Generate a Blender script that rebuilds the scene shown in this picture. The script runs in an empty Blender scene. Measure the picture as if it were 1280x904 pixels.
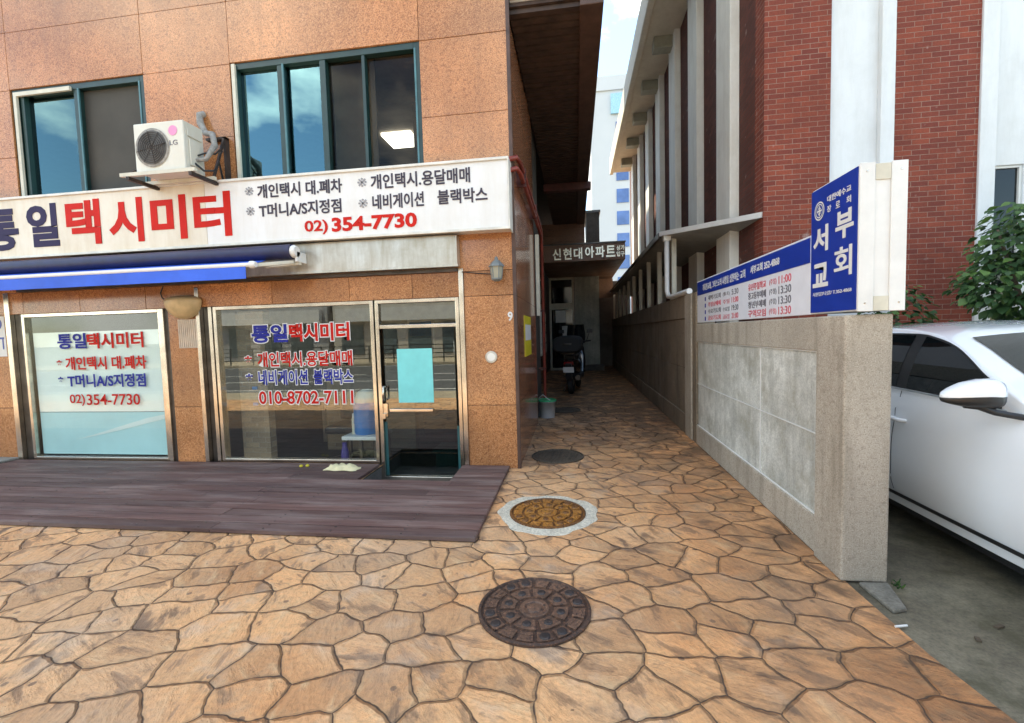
import bpy, bmesh, math, random
from mathutils import Vector, Matrix
random.seed(7)
C = bpy.context.scene.collection
scene = bpy.context.scene
R = math.radians

# ------------------------------------------------------------------ camera
cam = bpy.data.objects.new('camera', bpy.data.cameras.new('camera'))
C.objects.link(cam)
cam.data.sensor_width = 36.0
cam.data.lens = 36.0 * 569.0 / 1280.0
cam.data.clip_start = 0.05
cam.data.clip_end = 3000
cx_ = Vector((0.990061, 0.137400, -0.028049))      # camera right, up, back in world axes
fw_ = Vector((-0.1388, 0.9884, -0.0613)).normalized()
fw_ = (fw_ - cx_.normalized() * fw_.dot(cx_.normalized())).normalized()
cx_.normalize()
up_ = cx_.cross(fw_)
m = Matrix((cx_, up_, -fw_)).transposed().to_4x4()
m.translation = Vector((0, 0, 1.6))
cam.matrix_world = m
scene.camera = cam

# ------------------------------------------------------------------ light
SUN_TO = Vector((-0.33, 0.28, 1.0)).normalized()
sun = bpy.data.objects.new('sun', bpy.data.lights.new('sun', 'SUN'))
C.objects.link(sun)
sun.data.energy = 4.0
sun.data.angle = R(0.5)
sun.data.color = (1.0, 0.95, 0.87)
sun.rotation_euler = SUN_TO.to_track_quat('Z', 'Y').to_euler()
world = bpy.data.worlds.new('World')
scene.world = world
world.use_nodes = True
wn = world.node_tree.nodes
wl = world.node_tree.links
wn.clear()
w_out = wn.new('ShaderNodeOutputWorld')
w_bg = wn.new('ShaderNodeBackground')
w_sky = wn.new('ShaderNodeTexSky')
w_sky.sky_type = 'NISHITA'
w_sky.sun_disc = False
w_sky.sun_elevation = math.asin(SUN_TO.z)
w_sky.sun_rotation = math.atan2(SUN_TO.x, SUN_TO.y)
w_sky.air_density = 1.0
w_sky.dust_density = 0.25
w_sky.ozone_density = 2.5
w_bg.inputs['Strength'].default_value = 0.13
w_tc = wn.new('ShaderNodeTexCoord')
w_mp = wn.new('ShaderNodeMapping')
w_mp.inputs['Scale'].default_value = (1.0, 1.0, 1.8)
w_mp.inputs['Location'].default_value = (2.1, 0.9, 0.4)
w_nz = wn.new('ShaderNodeTexNoise')
w_nz.inputs['Scale'].default_value = 2.3
w_nz.inputs['Detail'].default_value = 7.0
w_nz.inputs['Roughness'].default_value = 0.55
w_rp = wn.new('ShaderNodeValToRGB')
w_rp.color_ramp.elements[0].position = 0.53
w_rp.color_ramp.elements[1].position = 0.64
w_mx = wn.new('ShaderNodeMixRGB')
w_mx.inputs[2].default_value = (9.0, 9.3, 9.8, 1)      # sunlit cloud
wl.new(w_tc.outputs['Generated'], w_mp.inputs['Vector'])
wl.new(w_mp.outputs['Vector'], w_nz.inputs['Vector'])
wl.new(w_nz.outputs['Fac'], w_rp.inputs['Fac'])
wl.new(w_rp.outputs['Color'], w_mx.inputs['Fac'])
wl.new(w_sky.outputs['Color'], w_mx.inputs[1])
wl.new(w_mx.outputs['Color'], w_bg.inputs['Color'])
wl.new(w_bg.outputs['Background'], w_out.inputs['Surface'])
scene.view_settings.view_transform = 'Standard'
scene.view_settings.look = 'None'
scene.view_settings.gamma = 1.0
scene.view_settings.use_curve_mapping = False
scene.view_settings.exposure = 2.05
scene.view_settings.use_white_balance = True
scene.view_settings.white_balance_temperature = 7500
scene.view_settings.white_balance_tint = 4
scene.render.engine = 'CYCLES'
scene.cycles.use_denoising = True
scene.cycles.max_bounces = 8
scene.cycles.transparent_max_bounces = 12
scene.cycles.sample_clamp_indirect = 8.0

# ------------------------------------------------------------------ helpers
class MB:
    """collects shapes in world (or local) metres and links them as ONE mesh object"""
    def __init__(self):
        self.v = []
        self.f = []
        self.sm = []
    def add(self, vs, fs, smooth=False):
        n = len(self.v)
        self.v += [tuple(p) for p in vs]
        self.f += [tuple(n + i for i in f) for f in fs]
        self.sm += [smooth] * len(fs)
        return self
    def box(self, x0, x1, y0, y1, z0, z1):
        vs = [(x, y, z) for z in (z0, z1) for y in (y0, y1) for x in (x0, x1)]
        return self.add(vs, [(0, 2, 3, 1), (4, 5, 7, 6), (0, 1, 5, 4), (2, 6, 7, 3), (0, 4, 6, 2), (1, 3, 7, 5)])
    def obox(self, c, ax, ay, az):
        c = Vector(c); ax = Vector(ax); ay = Vector(ay); az = Vector(az)
        vs = [c + ax * i + ay * j + az * k for k in (-1, 1) for j in (-1, 1) for i in (-1, 1)]
        return self.add(vs, [(0, 2, 3, 1), (4, 5, 7, 6), (0, 1, 5, 4), (2, 6, 7, 3), (0, 4, 6, 2), (1, 3, 7, 5)])
    def bar(self, a, b, w, h, up=(0, 0, 1)):
        a = Vector(a); b = Vector(b)
        d = (b - a)
        u = Vector(up)
        s = d.cross(u)
        if s.length < 1e-6:
            s = d.cross(Vector((1, 0, 0)))
        s.normalize()
        u2 = s.cross(d).normalized()
        return self.obox((a + b) / 2, d / 2, s * w / 2, u2 * h / 2)
    def tube(self, pts, r, n=10, caps=True):
        pts = [Vector(p) for p in pts]
        rs = r if isinstance(r, (list, tuple)) else [r] * len(pts)
        vs = []
        t0 = (pts[1] - pts[0]).normalized()
        ref = Vector((0, 0, 1)) if abs(t0.z) < 0.9 else Vector((1, 0, 0))
        nrm = t0.cross(ref).normalized()
        for i, p in enumerate(pts):
            if i == 0:
                t = pts[1] - pts[0]
            elif i == len(pts) - 1:
                t = pts[-1] - pts[-2]
            else:
                t = (pts[i + 1] - pts[i]).normalized() + (pts[i] - pts[i - 1]).normalized()
            t.normalize()
            nrm = (nrm - t * nrm.dot(t)).normalized()
            b = t.cross(nrm)
            for k in range(n):
                a = 2 * math.pi * k / n
                vs.append(p + (nrm * math.cos(a) + b * math.sin(a)) * rs[i])
        fs = []
        for i in range(len(pts) - 1):
            for k in range(n):
                k2 = (k + 1) % n
                fs.append((i * n + k, i * n + k2, (i + 1) * n + k2, (i + 1) * n + k))
        self.add(vs, fs, True)
        if caps:
            self.add([vs[k] for k in range(n)], [tuple(reversed(range(n)))])
            o = (len(pts) - 1) * n
            self.add([vs[o + k] for k in range(n)], [tuple(range(n))])
        return self
    def lathe(self, c, prof, n=32, axis='Z', smooth=True):
        """prof: (radius, height) from bottom to top round the axis through c"""
        c = Vector(c)
        vs = []
        for r, h in prof:
            for k in range(n):
                a = 2 * math.pi * k / n
                p = (r * math.cos(a), r * math.sin(a), h)
                if axis == 'Y':
                    p = (p[0], -p[2], p[1])
                elif axis == 'X':
                    p = (p[2], p[0], p[1])
                vs.append(c + Vector(p))
        fs = []
        for i in range(len(prof) - 1):
            for k in range(n):
                k2 = (k + 1) % n
                fs.append((i * n + k, i * n + k2, (i + 1) * n + k2, (i + 1) * n + k))
        self.add(vs, fs, smooth)
        o = (len(prof) - 1) * n
        self.add([vs[k] for k in range(n)], [tuple(reversed(range(n)))])
        self.add([vs[o + k] for k in range(n)], [tuple(range(n))])
        return self
    def prism(self, poly, a, b, axis='Z'):
        """2-D outline swept from a to b along the axis"""
        def P(u, v, w):
            return (u, v, w) if axis == 'Z' else ((u, w, v) if axis == 'Y' else (w, u, v))
        n = len(poly)
        vs = [P(u, v, a) for u, v in poly] + [P(u, v, b) for u, v in poly]
        fs = [tuple(reversed(range(n))), tuple(range(n, 2 * n))]
        fs += [(i, (i + 1) % n, n + (i + 1) % n, n + i) for i in range(n)]
        return self.add(vs, fs)
    def grid(self, rows, smooth=True, close=False):
        nr = len(rows); nc = len(rows[0])
        vs = [p for r in rows for p in r]
        fs = []
        for i in range(nr - 1):
            for j in range(nc if close else nc - 1):
                j2 = (j + 1) % nc
                fs.append((i * nc + j, i * nc + j2, (i + 1) * nc + j2, (i + 1) * nc + j))
        return self.add(vs, fs, smooth)
    def build(self, name, mat, parent=None, bevel=0, recalc=True, local=False):
        me = bpy.data.meshes.new(name)
        off = Vector((0, 0, 0))
        if parent is not None and not local:
            p = parent
            while p is not None:
                off += p.location
                p = p.parent
        me.from_pydata([Vector(p) - off for p in self.v], [], self.f)
        me.polygons.foreach_set('use_smooth', self.sm)
        if recalc:
            bm = bmesh.new()
            bm.from_mesh(me)
            bmesh.ops.recalc_face_normals(bm, faces=bm.faces)
            bm.to_mesh(me)
            bm.free()
        o = bpy.data.objects.new(name, me)
        if mat is not None:
            me.materials.append(mat)
        C.objects.link(o)
        if parent is not None:
            o.parent = parent
        if bevel:
            b = o.modifiers.new('bevel', 'BEVEL')
            b.width = bevel
            b.segments = 2
            b.limit_method = 'ANGLE'
            b.angle_limit = R(40)
        return o

def tag(o, label, cat, group=None, kind=None):
    if label: o['label'] = label
    if cat: o['category'] = cat
    if group: o['group'] = group
    if kind: o['kind'] = kind
    return o

def thing(name, label, cat, loc=(0, 0, 0), rz=0, group=None):
    o = bpy.data.objects.new(name, None)
    C.objects.link(o)
    o.location = loc
    o.rotation_euler = (0, 0, rz)
    o.empty_display_size = 0.1
    return tag(o, label, cat, group)

def dup(root, loc, rz=None, label=None, group=None):
    def cp(o, par):
        c = o.copy()
        C.objects.link(c)
        c.parent = par
        for ch in list(o.children):
            cp(ch, c)
        return c
    r = cp(root, None)
    r.location = loc
    if rz is not None: r.rotation_euler = (0, 0, rz)
    if label: r['label'] = label
    if group: r['group'] = group
    return r

def glyphs(s, bold=0.0, spacing=1.0):
    c = bpy.data.curves.new('lettering', 'FONT')
    c.body = s
    c.size = 1.0
    c.offset = bold
    c.space_character = spacing
    c.resolution_u = 3
    o = bpy.data.objects.new('lettering', c)
    C.objects.link(o)
    bpy.context.view_layer.update()
    dg = bpy.context.evaluated_depsgraph_get()
    me = bpy.data.meshes.new_from_object(o.evaluated_get(dg))
    vs = [v.co.copy() for v in me.vertices]
    fs = [tuple(p.vertices) for p in me.polygons]
    bpy.data.objects.remove(o)
    bpy.data.curves.remove(c)
    bpy.data.meshes.remove(me)
    return vs, fs

def text(mb, s, org, xd, ud, w=None, h=None, depth=0.003, bold=0.02, spacing=1.0, ref=None):
    """lettering s lying on a plane; org = lower left of its ink, xd / ud = reading and up directions"""
    vs, fs = glyphs(s, bold, spacing)
    xs = [v.x for v in vs]; ys = [v.y for v in vs]
    if ref:                                   # same box as the un-thickened letters
        rv, _ = glyphs(s, ref[0], spacing)
        bx0, bx1 = min(v.x for v in rv), max(v.x for v in rv)
        by0, by1 = min(v.y for v in rv), max(v.y for v in rv)
    else:
        bx0, bx1, by0, by1 = min(xs), max(xs), min(ys), max(ys)
    sy = h / (by1 - by0) if h else w / (bx1 - bx0)
    sx = w / (bx1 - bx0) if w else sy
    org = Vector(org); xd = Vector(xd); ud = Vector(ud)
    nd = xd.cross(ud)
    base = [org + xd * ((v.x - bx0) * sx) + ud * ((v.y - by0) * sy) for v in vs]
    n = len(base)
    # front sheet plus side walls: a thin solid letter
    edges = {}
    for f in fs:
        for i in range(len(f)):
            e = (f[i], f[(i + 1) % len(f)])
            edges[e] = edges.get(e, 0) + 1
    top = [p + nd * depth for p in base]
    F = [tuple(n + i for i in f) for f in fs]
    for (a, b) in edges:
        if (b, a) not in edges:
            F.append((a, b, n + b, n + a))
    mb.add(base + top, F)
    return mb

def htext(s, mat, parent, x0, x1, z0, z1, y, bold=0.02, depth=0.003, name='lettering', out=None):
    """lettering on a plane that faces the street (-Y)"""
    if out:
        mo = MB()
        text(mo, s, (x0, y, z0), (1, 0, 0), (0, 0, 1), x1 - x0, z1 - z0, depth * 0.5, out[0], ref=(bold,))
        mo.build('outline', out[1], parent, recalc=False)
    mb = MB()
    text(mb, s, (x0, y, z0), (1, 0, 0), (0, 0, 1), x1 - x0, z1 - z0, depth, bold)
    return mb.build(name, mat, parent, recalc=False)

# ------------------------------------------------------------------ materials
def new_mat(name):
    mt = bpy.data.materials.new(name)
    mt.use_nodes = True
    nt = mt.node_tree
    return mt, nt, nt.nodes['Principled BSDF'], nt.nodes['Material Output']

def coords(nt, kind='Object', scale=(1, 1, 1), rot=(0, 0, 0)):
    t = nt.nodes.new('ShaderNodeNewGeometry') if kind == 'World' else nt.nodes.new('ShaderNodeTexCoord')
    mp = nt.nodes.new('ShaderNodeMapping')
    mp.inputs['Scale'].default_value = scale
    mp.inputs['Rotation'].default_value = rot
    nt.links.new(t.outputs['Position' if kind == 'World' else kind], mp.inputs['Vector'])
    return mp.outputs['Vector']

def noise(nt, vec, scale, detail=4, rough=0.55, dist=0.0):
    n = nt.nodes.new('ShaderNodeTexNoise')
    n.inputs['Scale'].default_value = scale
    n.inputs['Detail'].default_value = detail
    n.inputs['Roughness'].default_value = rough
    n.inputs['Distortion'].default_value = dist
    nt.links.new(vec, n.inputs['Vector'])
    return n.outputs['Fac']

def ramp(nt, fac, stops):
    r = nt.nodes.new('ShaderNodeValToRGB')
    el = r.color_ramp.elements
    while len(el) < len(stops):
        el.new(0.5)
    for e, (p, c) in zip(el, stops):
        e.position = p
        e.color = (*c, 1) if len(c) == 3 else c
    nt.links.new(fac, r.inputs['Fac'])
    return r.outputs['Color']

def mix(nt, fac, a, b, mode='MIX'):
    n = nt.nodes.new('ShaderNodeMixRGB')
    n.blend_type = mode
    for i, s in ((0, fac), (1, a), (2, b)):
        if isinstance(s, (int, float)):
            n.inputs[i].default_value = s
        elif isinstance(s, tuple):
            n.inputs[i].default_value = (*s, 1) if len(s) == 3 else s
        else:
            nt.links.new(s, n.inputs[i])
    return n.outputs['Color']

def math_n(nt, op, a, b=None):
    n = nt.nodes.new('ShaderNodeMath')
    n.operation = op
    for i, s in ((0, a), (1, b)):
        if s is None: continue
        if isinstance(s, (int, float)):
            n.inputs[i].default_value = s
        else:
            nt.links.new(s, n.inputs[i])
    return n.outputs[0]

def bump(nt, bsdf, h, strength=0.3, dist=0.01):
    b = nt.nodes.new('ShaderNodeBump')
    b.inputs['Strength'].default_value = strength
    b.inputs['Distance'].default_value = dist
    nt.links.new(h, b.inputs['Height'])
    nt.links.new(b.outputs['Normal'], bsdf.inputs['Normal'])

def plain(name, col, rough=0.5, metal=0.0, var=0.12, scale=6.0, spec=0.5, bmp=0.0, coat=0.0):
    mt, nt, b, o = new_mat(name)
    v = coords(nt, 'World')
    f = noise(nt, v, scale, 5, 0.6)
    lo = tuple(c * (1 - var * 1.6) for c in col)
    hi = tuple(min(1, c * (1 + var)) for c in col)
    nt.links.new(ramp(nt, f, [(0.3, lo), (0.7, hi)]), b.inputs['Base Color'])
    b.inputs['Roughness'].default_value = rough
    b.inputs['Metallic'].default_value = metal
    b.inputs['Specular IOR Level'].default_value = spec
    if coat:
        b.inputs['Coat Weight'].default_value = coat
        b.inputs['Coat Roughness'].default_value = 0.04
    if bmp:
        bump(nt, b, noise(nt, v, scale * 8, 4), bmp, 0.01)
    return mt

def stone(name, base, dark, light, rough=0.3, speck=170.0, patch=0.35, stain=None, coat=0.0, spec=0.5, stain_amt=.7, slab=0.0):
    mt, nt, b, o = new_mat(name)
    v = coords(nt, 'World')
    big = noise(nt, v, 1.3, 5, 0.6)
    c0 = ramp(nt, big, [(0.3, tuple(c * (1 - patch * .5) for c in base)), (0.7, tuple(c * (1 + patch * .4) for c in base))])
    s1 = noise(nt, v, speck, 2, 0.7)
    s2 = noise(nt, v, speck * 0.28, 3, 0.75)
    c1 = mix(nt, ramp(nt, s1, [(0.36, (1, 1, 1)), (0.46, (0, 0, 0))]), c0, dark)
    c2 = mix(nt, ramp(nt, s1, [(0.57, (0, 0, 0)), (0.68, (1, 1, 1))]), c1, light)
    c3 = mix(nt, ramp(nt, s2, [(0.30, (0.75, 0.75, 0.75)), (0.47, (0, 0, 0))]), c2, dark)
    if stain:
        sv = coords(nt, 'World', (5.0, 5.0, 0.55))
        sn = noise(nt, sv, 1.0, 6, 0.65)
        c3 = mix(nt, ramp(nt, sn, [(0.50, (0, 0, 0)), (0.72, (stain_amt,) * 3)]), c3, stain)
    if slab:
        ge = nt.nodes.new('ShaderNodeNewGeometry')
        c3 = mix(nt, 1.0, c3, ramp(nt, ge.outputs['Random Per Island'], [(0.0, (1 - slab, 1 - slab * 1.1, 1 - slab * 1.15)), (1.0, (1 + slab, 1 + slab * .95, 1 + slab * .9))]), 'MULTIPLY')
    nt.links.new(c3, b.inputs['Base Color'])
    rr = ramp(nt, noise(nt, v, 2.2, 5), [(0.3, (rough * .8,) * 3), (0.75, (rough * 1.5,) * 3)])
    nt.links.new(rr, b.inputs['Roughness'])
    b.inputs['Specular IOR Level'].default_value = spec
    bump(nt, b, s2, 0.05 + rough * 0.25, 0.003)
    return mt

def brick(name, c1, c2, mortar, bw=0.2, bh=0.057, ms=0.008, rough=0.85):
    mt, nt, b, o = new_mat(name)
    g = nt.nodes.new('ShaderNodeNewGeometry')
    s = nt.nodes.new('ShaderNodeSeparateXYZ')
    nt.links.new(g.outputs['Position'], s.inputs[0])
    u = math_n(nt, 'ADD', s.outputs['X'], s.outputs['Y'])
    cb = nt.nodes.new('ShaderNodeCombineXYZ')
    nt.links.new(u, cb.inputs['X'])
    nt.links.new(s.outputs['Z'], cb.inputs['Y'])
    wob = noise(nt, g.outputs['Position'], 9.0, 2)
    bt = nt.nodes.new('ShaderNodeTexBrick')
    bt.inputs['Scale'].default_value = 1.0
    bt.inputs['Brick Width'].default_value = bw
    bt.inputs['Row Height'].default_value = bh + ms
    bt.inputs['Mortar Size'].default_value = ms * 0.55
    bt.inputs['Mortar Smooth'].default_value = 0.3
    bt.inputs['Bias'].default_value = 0.0
    bt.inputs['Color1'].default_value = (*c1, 1)
    bt.inputs['Color2'].default_value = (*c2, 1)
    bt.inputs['Mortar'].default_value = (*mortar, 1)
    nt.links.new(cb.outputs[0], bt.inputs['Vector'])
    dirt = noise(nt, g.outputs['Position'], 1.7, 6, 0.65)
    col = mix(nt, ramp(nt, dirt, [(0.35, (.45, .45, .45)), (0.62, (0, 0, 0))]), bt.outputs['Color'], tuple(c * 0.45 for c in c1))
    fine = noise(nt, g.outputs['Position'], 70, 3)
    col = mix(nt, 0.35, col, ramp(nt, fine, [(0.3, (.3, .3, .3)), (0.7, (1, 1, 1))]), 'MULTIPLY')
    eff = nt.nodes.new('ShaderNodeTexNoise')
    eff.inputs['Scale'].default_value = 5.5
    eff.inputs['Detail'].default_value = 3
    nt.links.new(g.outputs['Position'], eff.inputs['Vector'])
    col = mix(nt, ramp(nt, eff.outputs['Fac'], [(0.68, (0, 0, 0)), (0.76, (.35, .35, .35))]), col, (.55, .45, .4))
    nt.links.new(col, b.inputs['Base Color'])
    b.inputs['Roughness'].default_value = rough
    inv = math_n(nt, 'SUBTRACT', 1.0, bt.outputs['Fac'])
    bump(nt, b, math_n(nt, 'ADD', inv, math_n(nt, 'MULTIPLY', fine, 0.4)), 0.6, 0.006)
    return mt

def glass(name, tint=(0.75, 0.85, 0.82), refl=1.0, rough=0.0, coat=(0.95, 1.0, 0.98)):
    mt, nt, b, o = new_mat(name)
    nt.nodes.remove(b)
    tr = nt.nodes.new('ShaderNodeBsdfTransparent')
    tr.inputs['Color'].default_value = (*tint, 1)
    gl = nt.nodes.new('ShaderNodeBsdfGlossy')
    gl.inputs['Roughness'].default_value = rough
    gl.inputs['Color'].default_value = (*coat, 1)
    fr = nt.nodes.new('ShaderNodeFresnel')
    fr.inputs['IOR'].default_value = 1.52
    ge = nt.nodes.new('ShaderNodeNewGeometry')          # only the outer face mirrors: no false total reflection inside the pane
    fr_ = math_n(nt, 'MULTIPLY', fr.outputs[0], math_n(nt, 'SUBTRACT', 1.0, ge.outputs['Backfacing']))
    f = math_n(nt, 'MINIMUM', math_n(nt, 'MULTIPLY', fr_, refl), 1.0)
    mx = nt.nodes.new('ShaderNodeMixShader')
    nt.links.new(f, mx.inputs[0])
    nt.links.new(tr.outputs[0], mx.inputs[1])
    nt.links.new(gl.outputs[0], mx.inputs[2])
    nt.links.new(mx.outputs[0], o.inputs['Surface'])
    return mt

def emit(name, col, s):
    mt, nt, b, o = new_mat(name)
    b.inputs['Base Color'].default_value = (*col, 1)
    b.inputs['Emission Color'].default_value = (*col, 1)
    b.inputs['Emission Strength'].default_value = s
    return mt

def paving_mat():
    """stamped concrete: rounded irregular flagstones, warm tan, with split-slate relief, dirt and painted alley shade"""
    mt, nt, b, o = new_mat('stamped_concrete')
    p = coords(nt, 'World')
    wv = nt.nodes.new('ShaderNodeTexNoise')
    wv.inputs['Scale'].default_value = 3.4
    wv.inputs['Detail'].default_value = 3.0
    nt.links.new(p, wv.inputs['Vector'])
    off = nt.nodes.new('ShaderNodeVectorMath'); off.operation = 'SUBTRACT'
    nt.links.new(wv.outputs['Color'], off.inputs[0]); off.inputs[1].default_value = (0.5, 0.5, 0.5)
    sc = nt.nodes.new('ShaderNodeVectorMath'); sc.operation = 'SCALE'
    nt.links.new(off.outputs[0], sc.inputs[0]); sc.inputs['Scale'].default_value = 0.14
    ad = nt.nodes.new('ShaderNodeVectorMath'); ad.operation = 'ADD'
    nt.links.new(p, ad.inputs[0]); nt.links.new(sc.outputs[0], ad.inputs[1])
    mp = nt.nodes.new('ShaderNodeMapping')
    mp.inputs['Scale'].default_value = (1.0, 1.25, 0.0)
    mp.inputs['Rotation'].default_value = (0, 0, R(-18))
    nt.links.new(ad.outputs[0], mp.inputs['Vector'])
    def voro(feat):
        v = nt.nodes.new('ShaderNodeTexVoronoi')
        v.voronoi_dimensions = '2D'
        v.feature = feat
        v.inputs['Scale'].default_value = 3.3
        v.inputs['Randomness'].default_value = 0.78
        nt.links.new(mp.outputs[0], v.inputs['Vector'])
        return v
    ve = voro('DISTANCE_TO_EDGE')
    vf = voro('F1')
    cell = nt.nodes.new('ShaderNodeSeparateColor')
    nt.links.new(vf.outputs['Color'], cell.inputs[0])
    # rounded slabs: slight wobble of the joint width
    jw = noise(nt, p, 14, 3)
    d = math_n(nt, 'ADD', ve.outputs['Distance'], math_n(nt, 'MULTIPLY', math_n(nt, 'SUBTRACT', jw, 0.5), 0.035))
    joint = ramp(nt, d, [(0.004, (1, 1, 1)), (0.0185, (0, 0, 0))])
    # split-slate ridges: each slab has its own direction
    rot = nt.nodes.new('ShaderNodeVectorRotate')
    rot.rotation_type = 'Z_AXIS'
    nt.links.new(p, rot.inputs['Vector'])
    nt.links.new(math_n(nt, 'ADD', math_n(nt, 'MULTIPLY', cell.outputs[0], 1.3), 0.15), rot.inputs['Angle'])
    st = nt.nodes.new('ShaderNodeMapping')
    st.inputs['Scale'].default_value = (2.4, 6.5, 1.0)
    nt.links.new(rot.outputs[0], st.inputs['Vector'])
    ridge = noise(nt, st.outputs[0], 1.35, 6, 0.60, 0.35)
    fine = noise(nt, p, 34, 6, 0.72)
    large = noise(nt, p, 0.8, 5, 0.6)
    blot = noise(nt, p, 4.2, 6, 0.7)
    base = ramp(nt, large, [(0.30, (0.65, 0.31, 0.135)), (0.5, (0.74, 0.415, 0.205)), (0.75, (0.73, 0.47, 0.28))])
    tone = ramp(nt, cell.outputs[1], [(0.0, (.76, .74, .72)), (0.5, (.98, .97, .95)), (1.0, (1.12, 1.1, 1.05))])
    base = mix(nt, 1.0, base, tone, 'MULTIPLY')
    base = mix(nt, ramp(nt, blot, [(0.50, (0, 0, 0)), (0.72, (.55, .55, .55))]), base, (0.42, 0.30, 0.19))
    base = mix(nt, ramp(nt, ridge, [(0.565, (0, 0, 0)), (0.60, (.55, .55, .55)), (0.70, (.85, .85, .85))]), base, (0.25, 0.145, 0.085))
    base = mix(nt, ramp(nt, ridge, [(0.30, (.65, .65, .65)), (0.44, (0, 0, 0))]), base, (0.74, 0.50, 0.28))
    base = mix(nt, 0.55, base, ramp(nt, fine, [(0.3, (.5, .48, .46)), (0.5, (.95, .95, .95)), (0.72, (1.25, 1.25, 1.22))]), 'MULTIPLY')
    zone = noise(nt, p, 1.7, 4, 0.6)
    dk_ = math_n(nt, 'MULTIPLY', ramp(nt, zone, [(0.50, (0, 0, 0)), (0.62, (1, 1, 1))]), ramp(nt, ridge, [(0.47, (0, 0, 0)), (0.60, (.85, .85, .85))]))
    base = mix(nt, dk_, base, (0.19, 0.12, 0.08))
    pits = noise(nt, p, 17, 3, 0.6)
    base = mix(nt, ramp(nt, pits, [(0.68, (0, 0, 0)), (0.74, (.7, .7, .7))]), base, (0.10, 0.06, 0.04))
    gum = nt.nodes.new('ShaderNodeTexVoronoi'); gum.voronoi_dimensions = '2D'; gum.inputs['Scale'].default_value = 1.9
    nt.links.new(p, gum.inputs['Vector'])
    base = mix(nt, ramp(nt, math_n(nt, 'ADD', gum.outputs['Distance'], math_n(nt, 'MULTIPLY', fine, 0.03)), [(0.040, (.75, .75, .75)), (0.047, (0, 0, 0))]), base, (0.16, 0.10, 0.07))
    worn = noise(nt, p, 1.15, 3, 0.5)
    base = mix(nt, ramp(nt, worn, [(0.5, (0, 0, 0)), (0.72, (.42, .42, .42))]), base, (0.50, 0.345, 0.235))
    pale = noise(nt, p, 3.1, 4, 0.6)
    base = mix(nt, ramp(nt, pale, [(0.55, (0, 0, 0)), (0.7, (.5, .5, .5))]), base, (0.62, 0.46, 0.33))
    orange = nt.nodes.new('ShaderNodeMapRange')   # the coat of pigment is stronger where feet have not worn it
    base0 = base
    # grime along the boundary wall, plus alley shade painted in with depth
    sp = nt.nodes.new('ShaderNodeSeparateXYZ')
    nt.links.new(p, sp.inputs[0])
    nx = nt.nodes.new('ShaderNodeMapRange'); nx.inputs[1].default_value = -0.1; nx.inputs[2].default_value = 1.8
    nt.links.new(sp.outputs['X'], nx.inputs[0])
    alley_shade = nt.nodes.new('ShaderNodeMapRange'); alley_shade.inputs[1].default_value = 4.6; alley_shade.inputs[2].default_value = 9.0
    nt.links.new(sp.outputs['Y'], alley_shade.inputs[0])
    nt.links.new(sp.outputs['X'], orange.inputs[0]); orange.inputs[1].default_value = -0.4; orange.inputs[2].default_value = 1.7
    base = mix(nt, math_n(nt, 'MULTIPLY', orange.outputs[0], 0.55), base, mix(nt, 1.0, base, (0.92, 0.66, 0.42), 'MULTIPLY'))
    near = math_n(nt, 'ADD', math_n(nt, 'MULTIPLY', nx.outputs[0], 0.75), math_n(nt, 'MULTIPLY', alley_shade.outputs[0], 1.1))
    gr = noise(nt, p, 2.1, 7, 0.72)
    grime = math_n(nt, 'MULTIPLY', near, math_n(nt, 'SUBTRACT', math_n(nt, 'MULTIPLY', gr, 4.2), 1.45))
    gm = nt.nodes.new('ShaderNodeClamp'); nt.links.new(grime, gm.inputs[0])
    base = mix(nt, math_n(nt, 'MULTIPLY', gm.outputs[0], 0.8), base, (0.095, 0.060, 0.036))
    col = mix(nt, joint, base, (0.105, 0.062, 0.04))
    nt.links.new(col, b.inputs['Base Color'])
    nt.links.new(ramp(nt, fine, [(0.3, (.62, .62, .62)), (0.7, (.85, .85, .85))]), b.inputs['Roughness'])
    b.inputs['Specular IOR Level'].default_value = 0.4
    rise = ramp(nt, d, [(0.0, (0, 0, 0)), (0.055, (1, 1, 1))])
    h = math_n(nt, 'ADD', rise, math_n(nt, 'MULTIPLY', ridge, -1.7))
    h = math_n(nt, 'ADD', h, math_n(nt, 'MULTIPLY', fine, 0.35))
    bump(nt, b, h, 1.0, 0.022)
    return mt

def concrete(name, base, dark, scale=1.5, streak=0.0, rough=0.85, moss=None):
    mt, nt, b, o = new_mat(name)
    p = coords(nt, 'World')
    n1 = noise(nt, p, scale, 7, 0.65)
    n2 = noise(nt, p, 60, 4, 0.7)
    c = ramp(nt, n1, [(0.3, dark), (0.62, base), (0.8, tuple(min(1, x * 1.2) for x in base))])
    c = mix(nt, 0.6, c, ramp(nt, n2, [(0.3, (.5, .5, .5)), (0.5, (.95, .95, .95)), (0.68, (1.3, 1.3, 1.3))]), 'MULTIPLY')
    n3 = noise(nt, p, scale * 5, 6, 0.75)
    c = mix(nt, 0.5, c, ramp(nt, n3, [(0.32, (.55, .55, .55)), (0.55, (1.05, 1.05, 1.05)), (0.72, (1.25, 1.25, 1.25))]), 'MULTIPLY')
    if streak:
        sn = noise(nt, coords(nt, 'World', (7, 7, 0.5)), 1.0, 6, 0.65)
        c = mix(nt, ramp(nt, sn, [(0.45, (0, 0, 0)), (0.75, (streak,) * 3)]), c, tuple(x * 0.45 for x in dark))
    if moss:
        mn = noise(nt, p, 2.6, 6, 0.7)
        c = mix(nt, ramp(nt, mn, [(0.5, (0, 0, 0)), (0.68, (.75, .75, .75))]), c, moss)
    nt.links.new(c, b.inputs['Base Color'])
    b.inputs['Roughness'].default_value = rough
    bump(nt, b, math_n(nt, 'ADD', n2, math_n(nt, 'MULTIPLY', n1, 2.0)), 0.35, 0.006)
    return mt

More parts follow.
